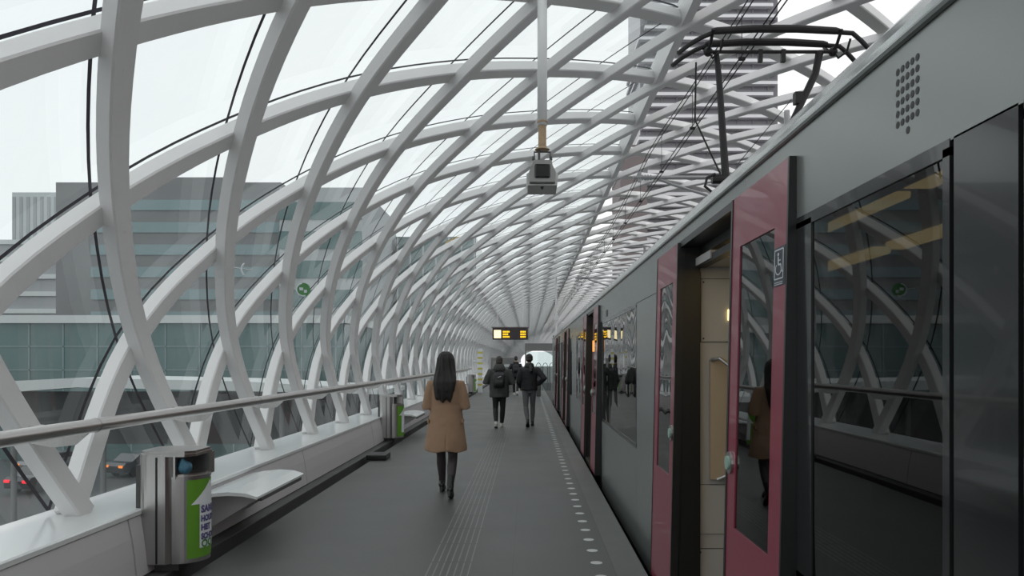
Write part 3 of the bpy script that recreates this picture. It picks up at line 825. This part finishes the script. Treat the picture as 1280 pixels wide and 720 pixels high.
t = empty('ticket_kiosk', (-1.25, 38.5, 0)); tag(t, 'grey metal kiosk cabinet standing behind the walkers at the platform end', 'kiosk')
bm = B(); box(bm, -.62, .62, -.35, .35, 0, 1.72, bev=.02); obj('cabinet', bm, 'kiosk', t)
bm = B(); box(bm, .05, .52, -.365, -.35, 1.25, 1.38); obj('notice_plate', bm, 'white_band', t)
bm = B(); box(bm, -.5, -.05, -.36, -.35, .3, 1.55); obj('cabinet_door', bm, 'cam_grey', t)
t = empty('striped_post', (-2.33, 37.0, 0)); tag(t, 'tall yellow and white post sign beside the distant bin', 'sign')
bm = B(); box(bm, -.11, .11, -.06, .06, 0, 2.15, bev=.01); obj('column', bm, 'paper', t)
for k in range(7):
    bm = B(); box(bm, -.115, .115, -.065, .065, .35+k*.26, .45+k*.26); obj('stripe', bm, 'yellow', t)
bm = B(); box(bm, -.35, -.11, -.03, .03, 1.52, 1.60); box(bm, -.35, -.11, -.03, .03, .95, 1.03); obj('side_arm', bm, 'paper', t)

# reflections in the panes, modelled as small solid marks
def pane_reflection(u, v, j, r, name, label):
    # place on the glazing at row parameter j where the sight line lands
    x, z = P(j); n = nrm(j); x += n.x*(GR-.14); z += n.z*(GR-.14)      # on a short added rod inside the glass
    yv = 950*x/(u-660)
    t = empty(name, (x, yv, z)); tag(t, label, 'sticker')  # a modelled reflection
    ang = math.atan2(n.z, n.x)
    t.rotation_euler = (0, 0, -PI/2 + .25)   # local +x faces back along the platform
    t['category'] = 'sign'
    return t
def added_stub(t):
    bm = B(); tube(bm, [(-.004, 0, 0), (-.02, 0, 0), (-.02, -.20, .02)], .006, 6); obj('added_stub', bm, 'steel', t)  # added rod, only holds the modelled reflection off the pane
t = pane_reflection(379, 372, 1.86, .1, 'reflection_disc', 'small round green reflection with white rim, modelled as a disc before the glass between white ribs')
bm = B(); disc(bm, (0, 0, 0), (1, 0, 0), .095, .012, 28); obj('disc', bm, 'ring_green', t)  # green reflection in the glass built as a solid disc
bm = B(); tube(bm, [(.014, .085*math.cos(a), .085*math.sin(a)) for a in [math.radians(100+k*10) for k in range(20)]], .010, 6); obj('rim', bm, 'sticker_white', t)  # white edge of the reflection built as a solid rim
bm = B(); box(bm, .012, .016, -.05, .0, -.01, .03); box(bm, .012, .016, .01, .05, -.04, .0); obj('reflected_marks', bm, 'sticker_white', t); added_stub(t)
t = pane_reflection(313, 351, 1.9, .1, 'reflection_arc', 'small white crescent reflection modelled as an arc before the glass, left of the round green one')
bm = B(); tube(bm, [(.006, .09*math.cos(a), .09*math.sin(a)) for a in [math.radians(130+k*10) for k in range(11)]], [.003]+[.012]*9+[.003], 6); obj('arc', bm, 'sticker_white', t); added_stub(t)  # pale curved reflection built as a solid arc

# ------------------------------------------------------------------ outside
GZ = -6.0
bm = B(); box(bm, -400, 400, -60, 900, GZ-.5, GZ); struct(obj('ground', bm, 'asphalt'))
def building(name, label, x0, x1, y0, y1, z1, body, parts):
    t = empty(name, ((x0+x1)/2, y0, GZ)); tag(t, label, 'building')
    m = Matrix.Translation((-(x0+x1)/2, -y0, -GZ))
    bm = B(); box(bm, x0, x1, y0, y1, GZ, z1); bmesh.ops.transform(bm, matrix=m, verts=bm.verts[:]); obj('facade', bm, body, t)
    for pn, pm, boxes in parts:
        for bx in boxes:
            bm = B(); box(bm, *bx); bmesh.ops.transform(bm, matrix=m, verts=bm.verts[:]); obj(pn, bm, pm, t)
    return t
# grey block with teal window bands
building('office_block', 'grey office block with pale teal window bands behind the left glazing', -49.7, -26.0, 80, 100, 20.3, 'concrete',
         [('window_band', 'teal_band', [(-46+0*k, -25.9, 79.9, 80.0, 5.6+k*2.35, 6.7+k*2.35) for k in range(6)]),
          ('roof_unit', 'concrete', [(-40, -33, 84, 92, 20.3, 21.8)])])
building('grey_block', 'paler grey block behind the glazing, right of the teal banded office', -25.5, -17.0, 78, 98, 19.3, 'concrete_pale',
         [('window_band', 'teal_glass', [(-25.6, -17, 77.9, 78.0, 4.0+k*3, 5.8+k*3) for k in range(5)])])
building('glass_block', 'tall teal glass block far along behind the left glazing', -16.5, -6.5, 95, 115, 17, 'teal_glass',
         [('mullion', 'concrete_pale', [(-16.4+k*1.6, -16.2+k*1.6, 94.9, 95.0, GZ, 17) for k in range(7)])])
building('glass_hall', 'low teal glass facade with white roof band along the street outside', -46, -14, 58, 70, 4.4, 'teal_glass',
         [('roof_band', 'white_band', [(-46.3, -13.7, 57.6, 70.3, 4.4, 5.0)]),
          ('mullion', 'teal_band', [(-45.9+k*2.6, -45.8+k*2.6, 57.94, 58.0, GZ, 4.4) for k in range(13)]),
          ('transom', 'teal_band', [(-46, -14, 57.94, 58.0, z, z+.08) for z in (-3.5, -1.0, .8, 2.6)])])
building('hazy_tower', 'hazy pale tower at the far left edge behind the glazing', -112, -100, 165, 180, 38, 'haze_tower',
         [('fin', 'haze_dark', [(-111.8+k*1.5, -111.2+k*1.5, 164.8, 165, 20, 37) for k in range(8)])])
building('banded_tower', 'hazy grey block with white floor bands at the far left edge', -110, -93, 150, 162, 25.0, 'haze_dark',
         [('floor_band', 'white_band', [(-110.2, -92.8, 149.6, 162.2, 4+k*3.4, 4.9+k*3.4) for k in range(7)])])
t = building('balcony_tower', 'tall apartment tower with white balcony bands seen through the open lattice above the tram', 31, 69, 210, 235, 125, 'tower_glass', [])
r = random.Random(3)
for k in range(40):
    z = 4 + k*3.05
    a, b_ = r.choice((0, .8, 1.6)), r.choice((0, 1.2, 2.4))
    bm = B(); box(bm, -19.6+a, 19.6-b_, -1.8, 25, z-GZ, z-GZ+.85); o = obj('balcony', bm, 'tower_slab', t)
    bm = B(); box(bm, -19.5+a, 19.5-b_, -1.7, -1.6, z-GZ+.85, z-GZ+1.25); obj('railing', bm, 'concrete', o)
for k in range(9):
    bm = B(); box(bm, -17.5+k*4.2, -17.1+k*4.2, -.25, 0, 0, 130); obj('column', bm, 'concrete', t)
building('brown_tower', 'narrow brown tower glimpsed left of the balcony tower', 22.5, 29.0, 185, 203, 54, 'brown',
         [('floor_band', 'concrete', [(22.4, 29.1, 184.8, 203, 5+k*6, 5.8+k*6) for k in range(8)])])
# raised white roadside canopy
t = empty('shelter_roof', (-20, 34, GZ)); tag(t, 'long white curved shelter roof in the street outside the left glazing', 'shelter')
bm = B(); prism(bm, [(-4.5, 6.30), (-3, 6.65), (1, 6.85), (8, 6.7), (14, 6.35), (14, 6.15), (1, 6.45), (-4.5, 6.05)], 'y', -2, 3); obj('roof', bm, 'white_band', t)
for xx in (-3, 1, 5, 9, 13):
    bm = B(); tube(bm, [(xx, 0, 0), (xx, 0, 6.3)], .12, 10); obj('pillar', bm, 'concrete', t)
bm = B(); box(bm, -4.3, 14, 2.2, 2.4, 3.6, 6.1); obj('back_panel', bm, 'asphalt', t)
# cars
def car(x, y, rz, m, lab, lamp):
    t = empty('car', (x, y, GZ), rz); tag(t, lab, 'car', None)
    bm = B(); prism(bm, [(-2.15, .32), (-2.2, .75), (-2.0, .95), (-1.5, 1.0), (-.9, 1.42), (.5, 1.46), (1.25, 1.02), (2.0, .88), (2.2, .65), (2.18, .32)], 'y', -.85, .85); obj('body', bm, m, t)
    bm = B(); prism(bm, [(-1.35, 1.03), (-.86, 1.36), (.45, 1.39), (1.08, 1.05)], 'y', -.86, .86); obj('windows', bm, 'lens', t)
    for xx in (-1.35, 1.35):
        for s in (-.78, .78):
            bm = B(); tube(bm, [(xx, s-.1, .32), (xx, s+.1, .32)], .32, 18); obj('wheel', bm, 'tyre', t)
    for s in (-.62, .62):
        bm = B(); box(bm, -2.26, -2.14, s-.16, s+.16, .66, .82, bev=.02); obj('lamp', bm, lamp, t)
    return t
car(-28.4, 45, 1.35, 'car_dark', 'dark car with red tail lights on the street beyond the lower left glass', 'red_lamp')
car(-32.0, 51.5, 1.2, 'car_grey', 'grey car with orange lamps waiting on the street outside', 'orange_lamp')
car(-25.9, 51, 1.2, 'car_dark', 'dark car with orange lamps on the street outside, just left of the nearest litter bin', 'orange_lamp')

# ------------------------------------------------------------------ people
def hand_into(bm, wr, fwd, side_v, palm_n, s=1.0, curl=.5):
    """palm + four fingers + thumb; fwd = finger direction, side_v = towards the thumb, palm_n = palm normal"""
    wr, f, sd, pn = Vector(wr), Vector(fwd).normalized(), Vector(side_v).normalized(), Vector(palm_n).normalized()
    tube(bm, [wr - f*.02, wr + f*.015, wr + f*.05, wr + f*.088], [.024, .026, .030, .024], 10)
    for k, (off, ln) in enumerate(((.030, .068), (.011, .076), (-.009, .071), (-.028, .055))):
        b0 = wr + f*.080 + sd*off
        a = curl
        d1 = (f*math.cos(a*.5) + pn*math.sin(a*.5)); d2 = (f*math.cos(a*1.4) + pn*math.sin(a*1.4)); d3 = (f*math.cos(a*2.2) + pn*math.sin(a*2.2))
        p1 = b0 + d1*ln*.45; p2 = p1 + d2*ln*.32; p3 = p2 + d3*ln*.25
        tube(bm, [b0 - f*.02, b0, p1, p2, p3], [.0095, .0095, .009, .0082, .0065], 8)
    b0 = wr + f*.025 + sd*.022
    d = (f*.65 + sd*.75 + pn*.2).normalized(); p1 = b0 + d*.04; p2 = p1 + (f*.9+sd*.35+pn*.25).normalized()*.03
    tube(bm, [b0 - d*.012, b0, p1, p2], [.012, .012, .0105, .008], 8)

def make_person(name, lab, loc, rz, s, pose, clothes):
    """pose: hips (z), legs [(hip, knee, ankle, toe dir)], arms [(shoulder, elbow, wrist, hand dir, thumb dir, palm normal)], head"""
    bm = B()
    loft(bm, [(0, 0, .80, .13, .09), (0, .0, .88, .155, .105), (0, 0, .96, .160, .11), (0, .005, 1.08, .130, .095), (0, .0, 1.2, .14, .10), (0, -.005, 1.32, .155, .105), (0, -.01, 1.39, .13, .085), (0, -.005, 1.43, .075, .062), (0, .0, 1.47, .053, .056), (0, .012, 1.55, .050, .054)], 20)
    hx, hy, hz = 0, .022, 1.615
    ball(bm, (hx, hy-.005, hz+.012), (.075, .094, .108), n=20)
    ball(bm, (hx, hy+.028, hz-.05), (.055, .060, .062), n=16)                    # jaw
    prism_pts = [(hx, hy+.085, hz+.02), (hx, hy+.103, hz-.012), (hx, hy+.108, hz-.024), (hx, hy+.09, hz-.036)]
    tube(bm, prism_pts, [.008, .011, .014, .008], 8)                                # nose
    for q in (-1, 1):
        ball(bm, (hx+q*.077, hy-.005, hz-.01), (.012, .022, .033), n=10)             # ears
        ball(bm, (hx+q*.031, hy+.083, hz+.004), (.014, .010, .009), n=10)            # eyes
        ball(bm, (hx+q*.031, hy+.087, hz+.027), (.020, .008, .006), n=10)            # brow
    ball(bm, (hx, hy+.088, hz-.056), (.024, .010, .006), n=10); ball(bm, (hx, hy+.086, hz-.067), (.021, .010, .007), n=10)
    for (h, k, a, f) in pose['legs']:
        h, k, a, f = map(Vector, (h, k, a, f))
        tube(bm, [h+Vector((0, 0, .04)), h, h.lerp(k, .5), k, k.lerp(a, .32), a, a - Vector((0, 0, .03))], [.075, .080, .066, .050, .050, .032, .03], 14)
        tube(bm, [a - f*.04 - Vector((0, 0, .03)), a + f*.05 - Vector((0, 0, .03)), a + f*.15 - Vector((0, 0, .045))], [.030, .034, .024], 10)
    for (sh, e, w_, hd, th, pn) in pose['arms']:
        sh, e, w_ = map(Vector, (sh, e, w_))
        tube(bm, [Vector((sh.x*.6, sh.y, sh.z)), sh, sh.lerp(e, .5), e, e.lerp(w_, .35), w_], [.052, .052, .044, .038, .036, .025], 12)
        hand_into(bm, w_, hd, th, pn)
    body = remeshed(name, bm, 'skin', None, .0065, 3)
    tag(body, lab, 'person')
    clothes(body, pose)
    body.location = loc; body.rotation_euler = (0, 0, rz); body.scale = (s, s, s)
    return body

def trousers(body, pose, m, r=(.095, .080, .062, .052), name='trousers', top=1.0, pelvis=True):
    bm = B()
    if pelvis: loft(bm, [(0, 0, .80, .10, .10), (0, 0, .86, .165, .118), (0, 0, .95, .172, .122), (0, 0, top, .165, .115)], 20)
    for (h, k, a, f) in pose['legs']:
        h, k, a = map(Vector, (h, k, a))
        e = a + (k-a).normalized()*.02
        tube(bm, [h+Vector((0, 0, .05)), h, h.lerp(k, .5), k, k.lerp(a, .3), k.lerp(a, .7), e], [r[0]*.9, r[0], r[1], r[2]*1.02, r[2]*1.06, (r[2]+r[3])/2, r[3]], 16)
    return remeshed(name, bm, m, body, .011, 4, .006, .09)

def shoe(body, a, f, m, sole=None, tall=.0, heel=.0):
    """a: ankle joint, f: toe direction (may point down when the heel is up)"""
    a, f = Vector(a), Vector(f).normalized(); bm = B()
    up = Vector((0, 0, 1)); up = (up - f*up.dot(f)).normalized()
    base = a - up*(.055 + .0)
    tube(bm, [base - f*.075 + up*.01, base - f*.04 + up*.008, base + f*.05 + up*.002, base + f*.12 - up*.006, base + f*.165 - up*.012, base + f*.185 - up*.012], [.026, .038, .042, .040, .030, .014], 14)
    tube(bm, [base - f*.02, a + up*.0, a + up*(.03+tall)], [.042, .042, .043], 14)
    o = remeshed('shoe' if not tall else 'boot', bm, m, body, .008, 3)
    if heel:
        bm = B(); tube(bm, [base - f*.05 - up*.02, base - f*.055 - up*(.03+heel)], [.026, .019], 10); obj('heel', bm, m, o)
    if sole:
        bm = B(); n = 14; prof = []
        for k in range(n):
            t = 2*PI*k/n; prof.append((math.cos(t)*(.045+.006*math.sin(t)), .055 + math.sin(t)*.135))
        sd = f.cross(up)
        A = [bm.verts.new(base + sd*x + f*y_ - up*.045) for x, y_ in prof]; C = [bm.verts.new(base + sd*x + f*y_ - up*.018) for x, y_ in prof]
        for k in range(n): bm.faces.new((A[k], A[(k+1) % n], C[(k+1) % n], C[k]))
        bm.faces.new(A[::-1]); bm.faces.new(C); obj('sole', bm, sole, o)
    return o

def sleeves_into(bm, pose, r=(.072, .062, .058, .046)):
    for (sh, e, w_, *_r) in pose['arms']:
        sh, e, w_ = map(Vector, (sh, e, w_))
        tube(bm, [Vector((sh.x*.55, sh.y, sh.z-.02)), sh + Vector((0, 0, -.01)), sh.lerp(e, .5), e, e.lerp(w_, .4), w_.lerp(e, .06)], [r[0]*.95, r[0], r[1], r[2], (r[2]+r[3])/2, r[3]], 14)

def backpack(body, z0, z1, y, m='nylon_black', wd=.15):
    bm = B(); zc = (z0+z1)/2; h = (z1-z0)/2
    loft(bm, [(0, y-.02, z0, wd*.85, .06), (0, y-.035, z0+.04, wd, .085), (0, y-.04, zc, wd, .095), (0, y-.03, z1-.07, wd*.93, .08), (0, y-.01, z1-.02, wd*.7, .05), (0, y, z1, wd*.4, .03)], 20, power=3)
    bp = remeshed('backpack', bm, m, body, .012, 3, .008, .07)
    bm = B(); loft(bm, [(0, y-.12, z0+.04, wd*.62, .03), (0, y-.135, z0+.07, wd*.72, .035), (0, y-.13, zc-.02, wd*.7, .03), (0, y-.115, zc, wd*.6, .02)], 16, power=3)
    obj('front_pocket', bm, m, bp, True)
    for s in (-1, 1):
        bm = B(); tube(bm, [(s*.08, y+.02, z1-.03), (s*.10, y+.09, z1+.09), (s*.105, y+.20, z1+.06), (s*.12, y+.235, zc+.05), (s*.14, y+.16, z0+.1), (s*.12, y+.03, z0+.04)], .016, 8, flat=1.6); obj('strap', bm, m, bp, True)
    return bp

# --- woman in the camel coat
woman_pose = dict(
    legs=[((-.085, 0, .86), (-.080, .20, .47), (-.075, .27, .135), (0, .95, -.30)),
          ((.085, 0, .86), (.085, -.02, .48), (.080, -.26, .155), (0, .87, -.49))],
    arms=[((-.170, -.01, 1.355), (-.225, -.02, 1.08), (-.10, .20, 1.14), (.55, .83, .1), (.2, 0, 1), (.8, -.5, 0)),
          ((.170, -.01, 1.355), (.235, -.02, 1.08), (.10, .20, 1.14), (-.55, .83, .1), (-.2, 0, 1), (-.8, -.5, 0))])
def woman_clothes(body, pose):
    bm = B()
    loft(bm, [(0, 0, .55, .262, .200), (0, 0, .60, .258, .196), (0, 0, .72, .238, .180), (0, 0, .86, .218, .160), (0, .0, 1.0, .198, .142), (0, 0, 1.10, .186, .132), (0, -.005, 1.2, .188, .132), (0, -.01, 1.30, .192, .128), (0, -.012, 1.37, .168, .108), (0, -.01, 1.42, .105, .085), (0, .0, 1.455, .078, .075)], 28)
    sleeves_into(bm, pose, (.074, .066, .066, .054))
    # back vent: a shallow pleat below the belt
    c = remeshed('coat', bm, 'camel', body, .011, 5, .016, .16)
    me = c.data
    for v in me.vertices:
        x, y_, z = v.co
        if y_ < -.02 and z < .80:
            f = max(0, 1-abs(x-.02)/.012); v.co.y += .020*f*min(1, (.80-z)/.15)
            if x > .02: v.co.y -= .010*max(0, 1-(x-.02)/.10)*min(1, (.80-z)/.15)
        if z < .80:
            k = (.80-z)/.25; v.co.z += .010*math.sin(x*22+1)*k*(1 if z < .6 else .3)
    bm = B(); loft(bm, [(0, .0, 1.40, .110, .092), (0, .0, 1.43, .105, .090), (0, .0, 1.47, .085, .082), (0, .005, 1.475, .07, .068)], 24); obj('collar', bm, 'camel', c, True)
    for s in (-1, 1):
        bm = B(); box(bm, s*.205-.012, s*.205+.012, -.09, .06, .885, .93, bev=.008); obj('pocket_flap', bm, 'camel', c)
    trousers(body, pose, 'tights', (.086, .072, .056, .038), 'tights', pelvis=False)
    for (h, k, a, f) in pose['legs']: shoe(body, a, f, 'boot', None, .11, .055)
    # long dark hair falling over the back
    bm = B()
    loft(bm, [(-.01, -.135, 1.15, .075, .022), (-.01, -.14, 1.20, .105, .034), (-.005, -.142, 1.30, .128, .046), (-.0, -.13, 1.38, .140, .058), (0, -.09, 1.45, .135, .072), (0, -.045, 1.52, .124, .095), (0, -.012, 1.60, .114, .115), (0, -.006, 1.66, .106, .115), (0, -.004, 1.715, .080, .092), (0, -.002, 1.745, .040, .05)], 24)
    h = remeshed('hair', bm, 'hair', body, .009, 4)
    for v in h.data.vertices:
        x, y_, z = v.co
        a = math.atan2(x, -y_-.02)
        d = .005*math.sin(a*17+z*6) + .004*math.sin(x*95+z*9)
        if y_ < -.02: v.co.y += d
        if z < 1.26: v.co.z += .02*math.sin(x*70)
make_person('person', 'woman with long dark hair in a camel coat walking away with bent arms', (-.965, 8.93, 0), 0.0, .975, woman_pose, woman_clothes)

# --- hooded grey jacket with backpack
p2 = dict(legs=[((-.085, 0, .86), (-.09, .05, .47), (-.075, -.17, .135), (0, .93, -.36)), ((.085, 0, .86), (.085, .09, .47), (.06, .12, .085), (.05, 1, 0))],
          arms=[((-.20, 0, 1.36), (-.325, -.03, 1.10), (-.15, .20, 1.14), (.6, .8, .1), (.2, 0, 1), (.8, -.5, 0)), ((.20, 0, 1.36), (.325, -.04, 1.09), (.16, .20, 1.12), (-.6, .8, .1), (-.2, 0, 1), (-.8, -.5, 0))])
def clothes2(body, pose):
    trousers(body, pose, 'pants_black', (.098, .082, .062, .046))
    bm = B(); loft(bm, [(0, 0, .74, .235, .175), (0, 0, .78, .24, .178), (0, 0, .95, .24, .17), (0, 0, 1.1, .235, .165), (0, 0, 1.25, .235, .165), (0, -.005, 1.36, .205, .14), (0, 0, 1.43, .10, .09), (0, 0, 1.46, .08, .08)], 26)
    sleeves_into(bm, pose, (.098, .09, .084, .06)); j = remeshed('jacket', bm, 'jacket_grey', body, .013, 4, .02, .12)
    bm = B(); loft(bm, [(0, -.05, 1.37, .13, .10), (0, -.055, 1.42, .15, .12), (0, -.045, 1.48, .135, .115), (0, -.02, 1.53, .105, .10), (0, -.01, 1.55, .09, .08)], 22); obj('hood', bm, 'jacket_grey', j, True)
    bm = B(); ball(bm, (0, .015, 1.64), (.088, .106, .105), n=18); ball(bm, (0, -.01, 1.59), (.083, .085, .07), n=16); remeshed('hair', bm, 'hair_brown', body, .01, 3, .01, .04)
    bp = backpack(body, .98, 1.36, -.17, wd=.145)
    bm = B(); tube(bm, [(.13, -.2, 1.05), (.17, -.22, .98), (.20, -.23, .88), (.215, -.23, .80)], .009, 6, flat=1.8); obj('loose_strap', bm, 'nylon_black', bp)
    bm = B(); tube(bm, [(-.03, -.312, 1.225), (.01, -.314, 1.24), (.05, -.312, 1.26)], .007, 6); obj('logo_mark', bm, 'sticker_white', bp)
    for (h, k, a, f) in pose['legs']: shoe(body, a, f, 'sneaker', 'sneaker')
make_person('person', 'walker in a grey hooded jacket, black trousers and white sneakers with a black backpack', (-.68, 17.95, 0), 0.03, .975, p2, clothes2)

# --- black jacket, grey jeans, elbow out
p3 = dict(legs=[((-.085, 0, .86), (-.08, -.06, .47), (-.03, -.26, .15), (0, .86, -.5)), ((.085, 0, .86), (.08, .12, .48), (.07, .14, .09), (.05, 1, 0))],
          arms=[((-.19, 0, 1.36), (-.255, -.03, 1.09), (-.22, .14, .93), (.2, .7, -.7), (1, .2, .2), (1, 0, 0)), ((.19, 0, 1.36), (.37, -.13, 1.15), (.20, .05, 1.0), (-.6, .6, -.5), (0, .4, 1), (-.7, -.5, -.3))])
def clothes3(body, pose):
    trousers(body, pose, 'jeans_grey', (.092, .076, .058, .044))
    bm = B(); loft(bm, [(0, 0, .86, .195, .15), (0, 0, .89, .20, .155), (0, 0, 1.0, .195, .148), (0, 0, 1.12, .188, .14), (0, 0, 1.26, .20, .145), (0, -.005, 1.36, .182, .125), (0, 0, 1.43, .10, .095), (0, 0, 1.47, .085, .085)], 26)
    sleeves_into(bm, pose, (.085, .074, .070, .054)); j = remeshed('jacket', bm, 'jacket_black', body, .013, 4, .02, .12)
    bm = B(); loft(bm, [(0, 0, 1.40, .115, .10), (0, 0, 1.43, .125, .112), (0, 0, 1.48, .112, .105), (0, 0, 1.52, .09, .09)], 22)
    tube(bm, [(.04, -.10, 1.46), (.05, -.15, 1.38), (.05, -.165, 1.30)], [.04, .05, .045], 10); remeshed('scarf', bm, 'nylon_black', body, .011, 3, .012, .05)
    bm = B(); ball(bm, (0, .012, 1.645), (.089, .108, .104), n=18); ball(bm, (0, -.03, 1.60), (.08, .075, .06), n=16); remeshed('hair', bm, 'hair', body, .01, 3, .008, .04)
    for (h, k, a, f) in pose['legs']: shoe(body, a, f, 'boot', 'boot')
make_person('person', 'walker in a black jacket and grey jeans with the right elbow out', (.03, 18.35, 0), -.03, 1.005, p3, clothes3)

# --- distant walker in black
p4 = dict(legs=[((-.085, 0, .86), (-.09, .12, .48), (-.08, .16, .09), (0, 1, 0)), ((.085, 0, .86), (.08, .0, .47), (.06, -.2, .14), (0, .9, -.4))],
          arms=[((-.19, 0, 1.36), (-.32, -.06, 1.12), (-.21, .12, .98), (.5, .6, -.5), (.3, 0, 1), (.8, -.4, 0)), ((.19, 0, 1.36), (.27, -.05, 1.08), (.20, .16, .98), (-.3, .8, -.4), (-.2, 0, 1), (-.8, -.5, 0))])
def clothes4(body, pose):
    trousers(body, pose, 'pants_black', (.094, .08, .062, .05))
    bm = B(); loft(bm, [(0, 0, .82, .195, .15), (0, 0, 1.0, .195, .148), (0, 0, 1.12, .19, .142), (0, 0, 1.26, .20, .145), (0, -.005, 1.36, .18, .125), (0, 0, 1.43, .10, .095), (0, 0, 1.49, .085, .085)], 24)
    sleeves_into(bm, pose, (.085, .075, .07, .054)); remeshed('jacket', bm, 'jacket_black', body, .014, 4, .02, .12)
    bm = B(); ball(bm, (0, .012, 1.645), (.089, .108, .104), n=16); ball(bm, (0, -.03, 1.60), (.08, .075, .06), n=14); remeshed('hair', bm, 'hair', body, .012, 3)
    backpack(body, 1.02, 1.38, -.165, wd=.13)
    for (h, k, a, f) in pose['legs']: shoe(body, a, f, 'sneaker', 'sneaker')
make_person('person', 'farthest walker, dressed in black with a small backpack, before the grey kiosk', (-.55, 34.6, 0), 0, 1.02, p4, clothes4)
